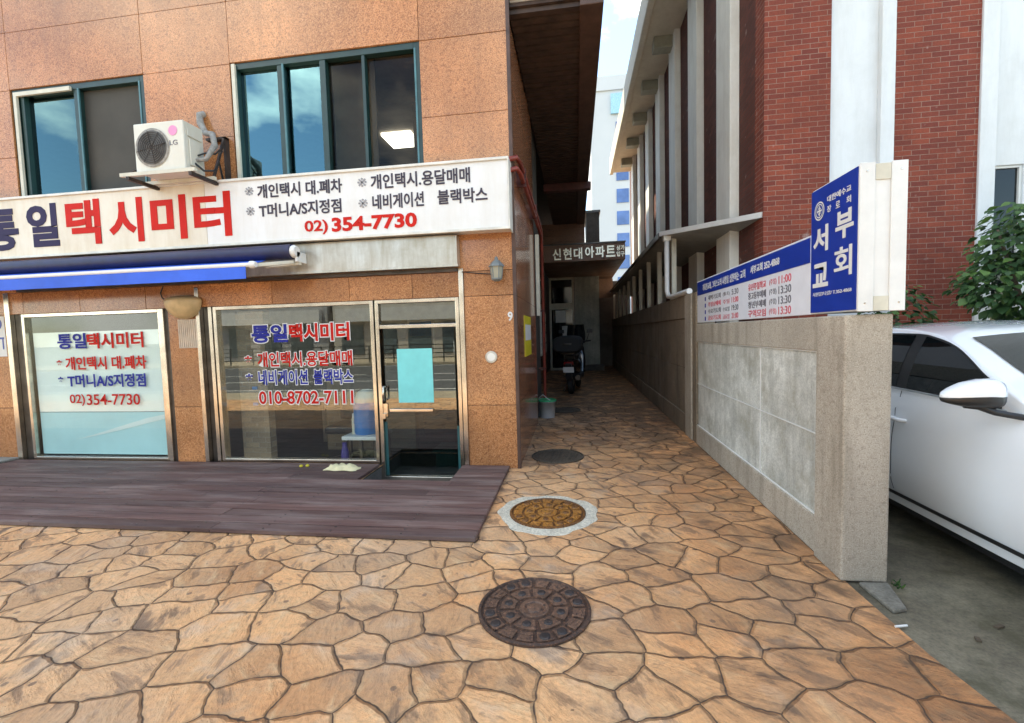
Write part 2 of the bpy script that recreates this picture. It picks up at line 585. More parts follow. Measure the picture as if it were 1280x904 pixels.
def wood_deck_mat():
    mt, nt, b, o = new_mat('deck_wood')
    p = coords(nt, 'World', (1.2, 34, 34))
    g = noise(nt, p, 1.0, 7, 0.68, 0.4)
    rnd = nt.nodes.new('ShaderNodeTexCoord')
    pw = coords(nt, 'World', (0.7, 5.2, 1))
    worn = noise(nt, pw, 1.3, 6, 0.65)
    c = ramp(nt, g, [(0.25, (0.050, 0.024, 0.020)), (0.5, (0.125, 0.064, 0.054)), (0.75, (0.22, 0.135, 0.115))])
    c = mix(nt, ramp(nt, worn, [(0.46, (0, 0, 0)), (0.66, (.85, .85, .85))]), c, (0.24, 0.175, 0.155))
    c = mix(nt, ramp(nt, noise(nt, coords(nt, 'World', (0.5, 7.1, 1)), 1.0, 1), [(0.3, (.5, .5, .5)), (0.7, (0, 0, 0))]), c, (0.06, 0.036, 0.037))
    spot = noise(nt, coords(nt, 'World'), 23, 3, 0.6)
    c = mix(nt, ramp(nt, spot, [(0.70, (0, 0, 0)), (0.76, (.6, .6, .6))]), c, (0.33, 0.26, 0.22))
    ge = nt.nodes.new('ShaderNodeNewGeometry')
    c = mix(nt, 1.0, c, ramp(nt, ge.outputs['Random Per Island'], [(0.0, (.76, .73, .72)), (0.5, (1, 1, 1)), (1.0, (1.28, 1.25, 1.22))]), 'MULTIPLY')
    nt.links.new(c, b.inputs['Base Color'])
    b.inputs['Roughness'].default_value = 0.7
    bump(nt, b, g, 0.35, 0.004)
    return mt

def dirty(name, col, grime, rough=0.45, amount=0.6, metal=0.0, spec=0.5):
    """painted sheet with vertical run-off streaks and blotches"""
    mt, nt, b, o = new_mat(name)
    sn = noise(nt, coords(nt, 'World', (6, 6, 0.9)), 1.0, 6, 0.7)
    bl = noise(nt, coords(nt, 'World'), 2.0, 6, 0.7)
    f = math_n(nt, 'MULTIPLY', ramp(nt, sn, [(0.42, (0, 0, 0)), (0.78, (1, 1, 1))]), amount)
    c = mix(nt, f, col, grime)
    c = mix(nt, math_n(nt, 'MULTIPLY', ramp(nt, bl, [(0.45, (0, 0, 0)), (0.75, (1, 1, 1))]), amount * 0.8), c, grime)
    nt.links.new(c, b.inputs['Base Color'])
    b.inputs['Roughness'].default_value = rough
    b.inputs['Metallic'].default_value = metal
    b.inputs['Specular IOR Level'].default_value = spec
    return mt

def leaf_mat(name, a, b_, c):
    mt, nt, b, o = new_mat(name)
    oi = nt.nodes.new('ShaderNodeNewGeometry')
    col = ramp(nt, oi.outputs['Random Per Island'], [(0.0, a), (0.6, b_), (1.0, c)])
    nt.links.new(col, b.inputs['Base Color'])
    b.inputs['Roughness'].default_value = 0.55
    b.inputs['Subsurface Weight'].default_value = 0.0
    tr = nt.nodes.new('ShaderNodeBsdfTranslucent')
    nt.links.new(col, tr.inputs['Color'])
    mx = nt.nodes.new('ShaderNodeMixShader')
    mx.inputs[0].default_value = 0.25
    nt.links.new(b.outputs[0], mx.inputs[1])
    nt.links.new(tr.outputs[0], mx.inputs[2])
    nt.links.new(mx.outputs[0], o.inputs['Surface'])
    return mt

M = {}
M['paving'] = paving_mat()
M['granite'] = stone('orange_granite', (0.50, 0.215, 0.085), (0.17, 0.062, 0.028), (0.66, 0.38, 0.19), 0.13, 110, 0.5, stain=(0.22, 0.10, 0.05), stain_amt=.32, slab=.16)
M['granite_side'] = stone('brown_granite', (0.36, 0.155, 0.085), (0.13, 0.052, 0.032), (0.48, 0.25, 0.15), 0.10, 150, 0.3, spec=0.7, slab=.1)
M['dark_slat'] = plain('soffit_brown', (0.060, 0.034, 0.024), 0.6, var=0.3)
M['soffit_edge'] = plain('soffit_edge_brown', (0.085, 0.045, 0.032), 0.55, var=0.25)
M['redbeam'] = plain('dark_red_paint', (0.10, 0.022, 0.016), 0.5, var=0.3)
M['redpipe'] = plain('red_pipe_paint', (0.22, 0.035, 0.022), 0.4, var=0.3)
M['concrete_dark'] = concrete('dark_concrete', (0.13, 0.12, 0.11), (0.08, 0.075, 0.07))
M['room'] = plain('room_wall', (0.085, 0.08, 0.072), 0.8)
M['room_light'] = plain('room_panel', (0.34, 0.30, 0.25), 0.8)
M['steel'] = plain('stainless_steel', (0.72, 0.64, 0.54), 0.22, 1.0, 0.2, 3.0)
M['steel_dark'] = plain('dark_steel', (0.10, 0.085, 0.075), 0.3, 0.6, 0.25)
M['green_frame'] = plain('dark_green_frame', (0.012, 0.040, 0.037), 0.35, var=0.2)
M['green_edge'] = plain('green_frame_edge', (0.06, 0.17, 0.19), 0.4, var=0.2)
M['cream'] = plain('cream_paint', (0.62, 0.58, 0.47), 0.5, var=0.1)
M['glass'] = glass('shop_glass', (0.93, 0.96, 0.95), 2.7)
M['glass_film'] = glass('film_backed_glass', (0.97, 0.985, 0.98), 1.3)
M['glass_door'] = glass('door_glass', (0.42, 0.52, 0.50), 3.4)
M['glass_blue'] = glass('upper_glass', (0.45, 0.62, 0.60), 6.0, coat=(0.36, 0.66, 0.72))
M['glass_dull'] = glass('dull_teal_glass', (0.42, 0.55, 0.52), 3.6, coat=(0.32, 0.56, 0.60))
M['glass_dark'] = glass('dark_glass', (0.80, 0.77, 0.72), 0.55, coat=(0.8, 0.75, 0.7))
M['screen'] = plain('insect_screen', (0.062, 0.056, 0.046), 0.8, var=0.12, scale=2)
M['film_white'] = plain('frosted_film', (0.68, 0.80, 0.76), 0.35, var=0.05, scale=1.5)
M['film_cyan'] = plain('aqua_film', (0.46, 0.73, 0.73), 0.3, var=0.05, scale=1.5)
M['sign_white'] = dirty('sign_face', (0.76, 0.75, 0.73), (0.60, 0.54, 0.45), 0.3, 0.4)
M['sign_aged'] = dirty('aged_sign_face', (0.74, 0.67, 0.55), (0.56, 0.44, 0.28), 0.35, 0.6)
M['sign_cap'] = plain('sign_cap_white', (0.72, 0.69, 0.62), 0.4)
M['red'] = plain('red_letters', (0.56, 0.018, 0.012), 0.6, var=0.06, spec=0.15)
M['navy'] = plain('navy_letters', (0.035, 0.028, 0.075), 0.6, var=0.06, spec=0.15)
M['grey_text'] = plain('grey_letters', (0.065, 0.056, 0.075), 0.6, var=0.06, spec=0.15)
M['star_text'] = plain('pale_star_marks', (0.30, 0.29, 0.30), 0.4, var=0.06)
M['blue'] = plain('blue_letters', (0.028, 0.035, 0.27), 0.6, var=0.06, spec=0.15)
M['white'] = plain('white_paint', (0.72, 0.71, 0.68), 0.4, var=0.05)
M['white_old'] = dirty('weathered_white', (0.86, 0.83, 0.75), (0.46, 0.40, 0.31), 0.6, 0.34)
M['white_clean'] = dirty('pilaster_white', (0.72, 0.73, 0.73), (0.50, 0.50, 0.47), 0.6, 0.42)
M['eave'] = dirty('eave_cream', (0.74, 0.66, 0.52), (0.48, 0.39, 0.27), 0.6, 0.4)
M['galv'] = dirty('galvanised_sheet', (0.66, 0.64, 0.58), (0.36, 0.29, 0.20), 0.28, 0.95, 0.6)
M['awn_blue'] = plain('awning_blue', (0.022, 0.115, 0.66), 0.6, var=0.12, scale=2)
M['awn_navy'] = plain('awning_roller_navy', (0.012, 0.014, 0.06), 0.5, var=0.2)
M['deck'] = wood_deck_mat()
M['iron_rust'] = stone('rusty_iron', (0.075, 0.040, 0.026), (0.03, 0.02, 0.016), (0.19, 0.09, 0.05), 0.55, 60, 0.8)
M['iron_boss'] = stone('dark_boss_iron', (0.035, 0.026, 0.024), (0.02, 0.016, 0.015), (0.08, 0.05, 0.04), 0.5, 60, 0.6)
M['iron_worn'] = stone('worn_iron', (0.15, 0.080, 0.050), (0.045, 0.028, 0.022), (0.27, 0.14, 0.08), 0.5, 60, 0.9)
M['iron_ochre_worn'] = stone('worn_ochre_iron', (0.40, 0.165, 0.030), (0.12, 0.05, 0.016), (0.52, 0.26, 0.06), 0.5, 60, 0.6)
M['iron_ochre'] = stone('ochre_iron', (0.16, 0.062, 0.014), (0.05, 0.022, 0.01), (0.30, 0.13, 0.03), 0.5, 60, 0.6)
M['iron_dark'] = stone('dark_iron', (0.085, 0.065, 0.045), (0.035, 0.03, 0.022), (0.13, 0.10, 0.075), 0.6, 60, 0.5)
M['patch'] = concrete('white_patch', (0.66, 0.61, 0.49), (0.50, 0.45, 0.35), 6)
M['wallstone'] = stone('beige_wall_stone', (0.42, 0.365, 0.295), (0.24, 0.20, 0.155), (0.52, 0.465, 0.39), 0.75, 130, 0.5, stain=(0.17, 0.14, 0.10))
M['wallstone_shaded'] = stone('shaded_wall_stone', (0.26, 0.20, 0.14), (0.12, 0.09, 0.062), (0.34, 0.28, 0.20), 0.8, 120, 0.6, stain=(0.07, 0.058, 0.042))  # boundary wall stone darkened to paint in the alley shade
M['panel'] = concrete('grey_wall_panel', (0.68, 0.67, 0.61), (0.46, 0.45, 0.40), 2.2, 0.55, moss=(0.30, 0.28, 0.22))
M['brick'] = brick('red_brick', (0.31, 0.062, 0.030), (0.19, 0.036, 0.022), (0.33, 0.20, 0.15))
M['brick_shaded'] = brick('shaded_brick', (0.17, 0.046, 0.030), (0.11, 0.030, 0.021), (0.09, 0.055, 0.042))  # same church brick, its colour darkened for the shade on the alley side
M['brick_in'] = brick('inner_brick', (0.42, 0.31, 0.20), (0.26, 0.19, 0.13), (0.36, 0.30, 0.23), 0.2, 0.06, 0.01)
M['sign_blue'] = plain('church_sign_blue', (0.006, 0.035, 0.30), 0.3, var=0.08)
M['board_white'] = plain('notice_board_white', (0.72, 0.72, 0.76), 0.35, var=0.04)
M['pink_red'] = plain('notice_red', (0.62, 0.10, 0.13), 0.4, var=0.1)
M['notice_grey'] = plain('notice_grey', (0.16, 0.15, 0.17), 0.4, var=0.1)
M['asphalt'] = concrete('asphalt', (0.095, 0.095, 0.095), (0.065, 0.065, 0.065), 2)
M['lot'] = concrete('lot_concrete', (0.185, 0.16, 0.11), (0.075, 0.064, 0.044), 1.9, moss=(0.058, 0.054, 0.026))
M['kerbstone'] = concrete('kerb_stone', (0.27, 0.26, 0.235), (0.17, 0.16, 0.14), 3)
M['old_kerb'] = concrete('old_kerb_stone', (0.215, 0.20, 0.165), (0.12, 0.11, 0.09), 7)
M['tanpave'] = concrete('tan_paving', (0.42, 0.35, 0.25), (0.33, 0.27, 0.19), 3)
M['roadpaint'] = plain('road_paint', (0.75, 0.74, 0.70), 0.6)
M['car_white'] = plain('white_car_paint', (0.80, 0.82, 0.84), 0.18, var=0.01, coat=1.0)
M['black_plastic'] = plain('black_plastic', (0.018, 0.018, 0.019), 0.4, var=0.2)
M['rubber'] = plain('tyre_rubber', (0.02, 0.02, 0.02), 0.85)
M['chrome'] = plain('chrome', (0.75, 0.75, 0.76), 0.12, 1.0, 0.03)
M['car_glass'] = plain('tinted_car_glass', (0.006, 0.008, 0.009), 0.03, 0, 0.05, spec=0.45)
M['helmet'] = plain('glossy_black', (0.012, 0.012, 0.014), 0.2, coat=0.6)
M['tail_red'] = plain('red_lens', (0.20, 0.008, 0.008), 0.2)
M['leaf'] = leaf_mat('broad_leaves', (0.020, 0.058, 0.017), (0.042, 0.105, 0.027), (0.11, 0.20, 0.045))
M['bark'] = plain('bark', (0.10, 0.075, 0.05), 0.9, var=0.3, bmp=0.5)
M['aqua'] = plain('aqua_paper', (0.20, 0.68, 0.66), 0.5, var=0.05)
M['drum_blue'] = plain('blue_drum_plastic', (0.03, 0.20, 0.52), 0.35, var=0.06)
M['green_plastic'] = plain('green_plastic', (0.03, 0.36, 0.14), 0.45)
M['teal_dark'] = plain('dark_teal_paint', (0.02, 0.10, 0.105), 0.4)
M['pail_white'] = plain('grey_white_plastic', (0.50, 0.51, 0.51), 0.4, var=0.08)
M['yellow'] = plain('yellow_print', (0.62, 0.52, 0.03), 0.45)
M['cloth'] = plain('pale_yellow_cloth', (0.72, 0.64, 0.38), 0.9, var=0.12, scale=12, bmp=0.4)
M['lamp_iron'] = plain('lantern_grey_paint', (0.17, 0.19, 0.19), 0.5, var=0.2)
M['lamp_glass'] = plain('frosted_lantern_glass', (0.34, 0.32, 0.24), 0.3)
M['dome'] = plain('beige_dome', (0.58, 0.42, 0.22), 0.35, var=0.22, scale=4)
M['grille'] = plain('beige_grille', (0.66, 0.54, 0.42), 0.6)
M['ac_white'] = dirty('ac_casing', (0.68, 0.66, 0.58), (0.50, 0.43, 0.30), 0.4, 0.35)
M['ac_grille'] = plain('ac_grille', (0.085, 0.075, 0.062), 0.5, var=0.3)
M['pink'] = plain('pink_emblem', (0.75, 0.27, 0.48), 0.4, var=0.06)
M['rust_steel'] = plain('rusty_bracket_steel', (0.055, 0.040, 0.034), 0.6, 0.3, 0.4)
M['pipe_grey'] = plain('grey_insulation', (0.30, 0.28, 0.25), 0.8, var=0.25, scale=20)
M['gold'] = plain('cream_metal_letters', (0.95, 0.88, 0.74), 0.38, 1.0, var=0.05)
M['canopy_brown'] = stone('canopy_granite', (0.30, 0.155, 0.095), (0.07, 0.038, 0.026), (0.22, 0.13, 0.09), 0.4, 120, 0.3)
M['pillar_grey'] = concrete('grey_pillar', (0.52, 0.53, 0.47), (0.34, 0.35, 0.30), 1.5, 0.5)
M['tower_white'] = plain('tower_white', (0.56, 0.58, 0.60), 0.7, var=0.03, scale=0.2)
M['tower_blue'] = plain('tower_window_blue', (0.10, 0.18, 0.42), 0.15, var=0.2, scale=0.5)
M['ceiling_lamp'] = emit('ceiling_lamp', (0.86, 0.92, 1.0), 1.6)
M['far_window'] = plain('far_window_glass', (0.10, 0.13, 0.14), 0.1, var=0.2)
M['facade_far'] = plain('far_facade', (0.50, 0.46, 0.40), 0.8, var=0.08, scale=0.6)
M['facade_far2'] = plain('far_facade_grey', (0.36, 0.36, 0.36), 0.8, var=0.08, scale=0.6)

# ------------------------------------------------------------------ ground
def struct(o):
    o['kind'] = 'structure'
    return o
HX0, HX1, HY0, HY1 = -9.0, -0.86, 4.72, 9.2        # the shop floor lies lower than the street: the sheets leave it open
NX0, NX1 = -2.42, -1.37                            # door pit
def sheet_with_hole(mb, x0, x1, y0, y1, z):
    def q(a, b, c, d):
        if b > a and d > c:
            mb.add([(a, c, z), (b, c, z), (b, d, z), (a, d, z)], [(0, 1, 2, 3)])
    q(x0, x1, y0, HY0)
    q(x0, NX0, HY0, 5.34); q(NX1, x1, HY0, 5.34)
    q(x0, HX0, 5.34, HY1); q(HX1, x1, 5.34, HY1)
    q(x0, x1, HY1, y1)
g = MB(); sheet_with_hole(g, -1500, 1500, -1500, 2500, -0.012)
struct(g.build('ground', M['lot'], recalc=False))
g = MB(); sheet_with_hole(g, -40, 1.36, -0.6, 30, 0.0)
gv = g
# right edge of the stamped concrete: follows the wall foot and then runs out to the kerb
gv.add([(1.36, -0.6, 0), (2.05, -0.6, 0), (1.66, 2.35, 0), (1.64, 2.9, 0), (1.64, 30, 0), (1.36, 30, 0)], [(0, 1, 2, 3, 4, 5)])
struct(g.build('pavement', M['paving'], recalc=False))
g = MB().box(-80, 80, -2.0, -0.602, -0.011, 0.0)
struct(g.build('footpath', M['tanpave']))
g = MB().box(-80, 80, -2.15, -2.002, -0.14, 0.006)
struct(g.build('kerb', M['kerbstone'], bevel=0.02))
g = MB().add([(-80, -14, -.008), (80, -14, -.008), (80, -2.152, -.008), (-80, -2.152, -.008)], [(0, 1, 2, 3)])
struct(g.build('road', M['asphalt'], recalc=False))
g = MB()
for k in range(-12, 12):
    g.add([(k * 6, -8.1, -.004), (k * 6 + 3, -8.1, -.004), (k * 6 + 3, -7.95, -.004), (k * 6, -7.95, -.004)], [(0, 1, 2, 3)])
for yy in (-2.7, -13.4, -5.3):
    g.add([(-80, yy, -.004), (80, yy, -.004), (80, yy + .13, -.004), (-80, yy + .13, -.004)], [(0, 1, 2, 3)])
struct(g.build('road_markings', M['roadpaint'], recalc=False))
g = MB().box(-80, 80, -19, -14.002, -0.011, 0.12)
struct(g.build('far_pavement', M['tanpave']))

# ------------------------------------------------------------------ shop building
FY = 5.27
shop = thing('shop_building', 'orange granite building with a taxi meter shop on its ground floor', 'building', (-6, 8, 0))
def slabs(mb, x0, x1, z0, z1, xs=(), zs=(), y=FY, t=0.035, gap=0.006):
    X = [x0] + [x for x in xs if x0 < x < x1] + [x1]
    Z = [z0] + [z for z in zs if z0 < z < z1] + [z1]
    for a, b in zip(X, X[1:]):
        for c, d in zip(Z, Z[1:]):
            j = random.uniform(-.0015, .0015)
            mb.box(a + gap / 2, b - gap / 2, y + j, y + t, c + gap / 2, d - gap / 2)
w = MB()
ZL = (0.76, 2.05)
slabs(w, -22, -7.74, 0.0, 2.34, (-12.2, -10.4, -8.6), ZL)
slabs(w, -5.24, -4.82, 0.0, 2.05, (), (0.76,))
slabs(w, -1.29, -0.68, 0.0, 2.34, (), ZL)
slabs(w, -7.74, -1.29, 2.05, 2.34, (-7.45, -6.55, -5.55, -4.85, -3.75, -2.72, -1.92), ())
UZ = (4.13, 4.99, 5.72, 6.9, 8.1, 9.3, 10.5, 11.7)
UX = (-20, -17, -14.6, -12.2, -10.4, -8.6, -7.35, -5.34, -4.13, -1.72)
slabs(w, -22, -7.35, 2.34, 14.6, UX, UZ)
slabs(w, -5.34, -4.13, 2.34, 14.6, UX, UZ)
slabs(w, -1.72, -0.68, 2.34, 14.6, (), UZ)
slabs(w, -7.35, -5.34, 2.34, 3.55); slabs(w, -4.13, -1.72, 2.34, 3.55)
slabs(w, -7.35, -5.34, 5.0, 14.6, (), UZ); slabs(w, -4.13, -1.72, 5.0, 14.6, (), UZ)
w.build('wall', M['granite'], shop, bevel=0.002)
# structural shell behind the slabs
s = MB()
Y0, Y1 = FY + 0.037, FY + 0.24
for (a, b, c, d) in [(-22, -7.74, -.3, 14.6), (-5.24, -4.82, -.3, 14.6), (-1.29, -.72, -.3, 14.6), (-7.74, -5.24, 2.06, 3.55),
                     (-4.82, -1.29, 2.06, 3.55), (-7.74, -7.35, 3.55, 14.6), (-5.34, -5.24, 3.55, 14.6), (-4.82, -4.13, 3.55, 14.6), (-1.72, -1.29, 3.55, 14.6),
                     (-7.35, -5.34, 5.0, 14.6), (-4.13, -1.72, 5.0, 14.6)]:
    s.box(a, b, Y0, Y1, c, d)
s.box(-22, -0.9, Y1, 9.2, 2.75, 3.1)          # floor slab
s.box(-22, -0.9, Y1, 9.2, 5.25, 5.5)
s.box(-22, -0.9, 9.2, 9.4, -.3, 14.6)
s.box(-22, -21.8, Y1, 9.2, -.3, 14.6)
s.box(-0.9, -0.72, Y1, 9.4, -.3, 14.6)
s.box(-22, -0.7, 9.4, 20, 5.6, 14.6)            # rear mass over the entrance yard
s.box(-22, -1.15, 9.4, 21.5, -.1, 5.6)
s.box(-22, -0.72, FY + .04, 20, 14.6, 14.8)
s.box(-21.8, -0.9, Y1, 9.2, -0.4, -0.18)      # sunken shop floor
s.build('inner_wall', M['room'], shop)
# side wall to the alley, polished
s = MB()
ys = [FY + 0.037, 6.4, 7.2, 7.98]
zs = [0.0, 0.76, 2.05, 3.3, 4.5, 5.18]
for a, b in zip(ys, ys[1:]):
    for c, d in zip(zs, zs[1:]):
        s.box(-0.715, -0.68, a + .002, b - .002, c + .002, d - .002)
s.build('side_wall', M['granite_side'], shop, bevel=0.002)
s = MB().box(-0.705, -0.665, FY - .006, FY + .034, 0, 14.6)
s.build('corner_trim', M['soffit_edge'], shop)
s = MB()
s.box(-1.14, -1.08, 9.42, 15.6, 0, 5.15)
s.box(-1.14, -0.715, 7.985, 8.05, 0, 5.15)
s.build('yard_wall', M['granite_side'], shop)
s = MB().box(-0.66, -0.60, 7.99, 8.06, 1.9, 3.3)
s.build('white_strip', M['cream'], shop)
# overhanging floors above the alley
s = MB().box(-0.66, 0.37, FY + .05, 15.9, 5.32, 14.6)
s.build('overhang', M['white_clean'], shop)  # unseen alley face, made white to bounce light onto the church columns
s = MB(); slabs(s, -0.66, 0.385, 5.325, 14.6, (), UZ); s.build('overhang_front', M['granite'], shop, bevel=.002)
s = MB()
yy = FY + 0.1
while yy < 15.8:
    s.box(-0.675, 0.12, yy, yy + 0.085, 5.22, 5.27)
    yy += 0.125
s.build('soffit', M['dark_slat'], shop)
s = MB().box(-0.675, 0.12, FY + .06, 15.85, 5.275, 5.315)
s.build('soffit_board', M['dark_slat'], shop)
s = MB().box(0.12, 0.38, FY + .045, 15.9, 5.19, 5.318)
s.build('soffit_edge', M['soffit_edge'], shop, bevel=0.01)
s = MB().box(-0.7, 0.44, 11.3, 11.5, 5.02, 5.19)
s.build('cross_beam', M['redbeam'], shop, bevel=0.01)
s = MB()
for k in range(4):
    s.box(-1.1, 0.38, 15.7, 15.9, 4.45 + k * .2, 4.645 + k * .2)
s.build('rear_wall', M['canopy_brown'], shop, bevel=.004)

def window_frame(name, x0, x1, z0, z1, y0, y1, t, mullions, mat, parent):
    f = MB()
    f.box(x0, x0 + t, y0, y1, z0, z1); f.box(x1 - t, x1, y0, y1, z0, z1)
    f.box(x0 + t, x1 - t, y0, y1, z1 - t, z1); f.box(x0 + t, x1 - t, y0, y1, z0, z0 + t)
    for mx_, mw in mullions:
        f.box(mx_ - mw / 2, mx_ + mw / 2, y0 + .006, y1 - .006, z0 + t, z1 - t)
    return f.build(name, mat, parent, bevel=.004)

# upper windows
def upper_window(x0, x1, label, panes, screens, mull, edge_side, white):
    wdw = window_frame('upper_window', x0, x1, 3.55, 5.0, FY + .02, FY + .12, 0.075, mull, M['green_frame'], shop)
    wdw['label'] = label
    for a, b in panes:
        MB().box(a, b, FY + .085, FY + .091, 3.62, 4.93).build('pane', M['glass_dull'] if x0 < -7 else M['glass_blue'], wdw)
    for a, b in screens:
        MB().box(a, b, FY + .095, FY + .10, 3.62, 4.93).build('dark_pane', M['glass_dark'] if b - a < .7 else M['screen'], wdw)
    for ex in edge_side:
        MB().box(ex, ex + .022, FY + .012, FY + .03, 3.63, 4.93).build('sash_edge', M['green_edge'], wdw)
    e = MB()
    for a, b, c, d in white:
        e.box(a, b, FY - .012, FY + .018, c, d)
    e.build('white_trim', M['cream'], wdw)
    return wdw
w1 = upper_window(-7.35, -5.34, 'upper window with a pale blue pane and a dark screen', [(-7.275, -6.40)], [(-6.34, -5.415)],
                  [(-6.37, .07), (-7.20, .05)], (-6.335, -5.43), [(-7.29, -7.245, 3.6, 4.955), (-7.245, -6.42, 4.905, 4.955)])
w2 = upper_window(-4.13, -1.72, 'wide upper window with sky reflected in two panes', [(-4.05, -3.53), (-3.46, -2.97)], [(-2.90, -2.44), (-2.40, -1.80)],
                  [(-3.49, .07), (-2.935, .075), (-2.42, .04)], (-3.455, -1.79), [(-4.105, -4.06, 3.6, 4.98)])
MB().box(-2.96, -2.40, 5.58, 5.60, 3.5, 5.05).build('blind', plain('grey_blind', (.11, .105, .09), .8), shop)
MB().box(-2.39, -1.2, 6.9, 6.95, 3.15, 5.15).build('room_partition', plain('brown_partition', (.13, .10, .075), .8), shop)
# upper rooms: curtain-dark screens and pale ceiling
s = MB().box(-13.7, -0.92, 5.55, 9.15, 5.19, 5.22); s.build('upper_ceiling', M['room_light'], shop)
lam = MB().box(-3.32, -2.78, 7.86, 8.44, 5.14, 5.185)
lam = lam.build('ceiling_panel_lamp', M['ceiling_lamp'])
tag(lam, 'lit square ceiling lamp seen through the wide upper window', 'ceiling lamp')

# ------- ground-floor openings
def shop_window(x0, x1, name, label):
    f = window_frame(name, x0, x1, 0.03, 2.05, FY + .01, FY + .11, 0.045, [], M['steel'], shop)
    f['label'] = label
    return f
f1 = shop_window(-7.52, -5.36, 'shop_window', 'shop window backed with frosted white and aqua film')
MB().box(-7.475, -5.405, FY + .055, FY + .063, 0.075, 2.005).build('pane', M['glass_film'], f1)
MB().box(-7.44, -5.41, FY + .075, FY + .08, 0.69, 1.79).build('film', M['film_white'], f1)
MB().box(-7.44, -5.41, FY + .076, FY + .081, 0.10, 0.683).build('film', M['film_cyan'], f1)
sw = MB()
pts = [(-6.9, .30), (-6.5, .37), (-6.1, .45), (-5.7, .54), (-5.42, .60)]
poly = pts + [(-5.42, .66), (-5.75, .60), (-6.2, .48), (-6.6, .37)]
sw.prism(poly, FY + .071, FY + .074, 'Y')
sw.build('swoosh', M['film_white'], f1)
tz = FY + 0.050
def wtext(s, mat, x0, x1, z0, z1, par, out=None, bold=.025):
    htext(s, mat, par, x0, x1, z0, z1, tz, bold, .003, out=out)
wtext('통일', M['blue'], -7.02, -6.56, 1.56, 1.77, f1, bold=.028)
wtext('택시미터', M['red'], -6.55, -5.68, 1.555, 1.765, f1, bold=.028)
wtext('*', M['red'], -7.06, -6.98, 1.33, 1.41, f1, bold=.04)
wtext('개인택시 대.폐차', M['red'], -6.92, -5.66, 1.27, 1.45, f1)
wtext('*', M['blue'], -7.06, -6.98, 1.10, 1.18, f1, bold=.04)
wtext('T머니A/S지정점', M['blue'], -6.91, -5.69, 1.03, 1.21, f1)
wtext('02)', M['red'], -6.90, -6.66, .775, .935, f1, bold=.01)
wtext('354-7730', M['red'], -6.63, -5.80, .785, .935, f1, bold=.01)
f2 = shop_window(-4.60, -2.43, 'shop_window', 'clear shop window lettered in red and blue beside the door')
MB().box(-4.555, -2.475, FY + .055, FY + .063, 0.075, 2.005).build('pane', M['glass'], f2)
OUT = (.085, M['white'])
wtext('통일', M['blue'], -4.10, -3.60, 1.57, 1.80, f2, OUT, .035)
wtext('택시미터', M['red'], -3.58, -2.77, 1.575, 1.80, f2, OUT, .035)
OUT = (.075, M['white'])
wtext('*', M['red'], -4.22, -4.12, 1.31, 1.41, f2, OUT, .03)
wtext('개인택시.용달매매', M['red'], -4.04, -2.75, 1.26, 1.45, f2, OUT, .022)
wtext('*', M['blue'], -4.22, -4.12, 1.08, 1.18, f2, OUT, .03)
wtext('네비게이션', M['blue'], -4.04, -3.36, 1.03, 1.22, f2, OUT, .022)
wtext('블랙박스', M['blue'], -3.28, -2.75, 1.03, 1.22, f2, OUT, .022)
wtext('010-8702-7111', M['red'], -4.05, -2.76, .78, .95, f2, OUT, .022)
# steel posts beside the openings
for a, b, yf, z0, z1 in ((-7.74, -7.66, -.02, 0, 2.34), (-5.345, -5.29, -.02, 0, 2.05), (-4.82, -4.765, -.02, 0, 2.3), (-1.345, -1.29, -.02, -.18, 2.38), (-4.66, -4.61, 0, 0, 2.05)):
    MB().box(a, b, FY + yf, FY + .1, z0, z1).build('steel_post', M['steel'], shop, bevel=.004)
for a, b, yf in ((-7.655, -7.525, .04), (-5.288, -5.245, .01), (-4.76, -4.665, .05)):
    MB().box(a, b, FY + yf, FY + .1, 0, 2.05).build('dark_reveal', M['steel_dark'], shop)
s = MB().box(-7.5, -1.35, FY - .03, FY + .03, 2.345, 2.385)
s.build('lintel_trim', M['steel_dark'], shop)
# door
door = window_frame('door', -2.41, -1.36, -0.17, 2.05, FY + .01, FY + .10, 0.045, [], M['steel'], shop)
MB().box(-2.365, -1.405, FY + .02, FY + .09, 1.70, 1.745).build('transom_bar', M['steel'], door, bevel=.004)
MB().box(-2.365, -1.405, FY + .05, FY + .058, 1.75, 2.0).build('transom_pane', M['glass'], door)
MB().box(-2.33, -1.44, FY + .05, FY + .06, -.12, 1.70).build('pane', M['glass_door'], door)
for a, b, z1 in ((-2.362, -2.33, .55), (-1.44, -1.408, .5)): MB().box(a, b, FY + .045, FY + .065, -.12, z1).build('teal_edge', M['teal_dark'], door)
s = MB()
s.tube([(-2.33, FY + .04, .99), (-2.33, FY - .03, .99), (-2.33, FY - .03, .83), (-2.33, FY + .04, .83)], .014, 8)
s.box(-2.375, -2.31, FY + .03, FY + .048, .62, .78); s.box(-2.365, -2.325, FY - .01, FY + .03, .60, .66)
s.build('handle', M['steel'], door)
s = MB().box(-2.28, -1.73, FY + .02, FY + .048, .68, .715); s.build('push_bar', M['steel'], door, bevel=.004)
po = MB().box(-2.165, -1.72, FY + .044, FY + .047, .79, 1.45).build('paper_poster', M['aqua'])
tag(po, 'plain aqua paper sheet taped to the shop door glass', 'poster')
# pit in front of the door
s = MB()
s.box(NX0, NX1, HY0 - .02, HY0, -.4, -.013); s.box(NX0 - .02, NX0, HY0, 5.3, -.4, -.013); s.box(NX1, NX1 + .02, HY0, 5.3, -.4, -.013)
s.box(NX0, NX1, HY0, 5.32, -.40, -.178)
s.build('door_pit', M['concrete_dark'], shop)

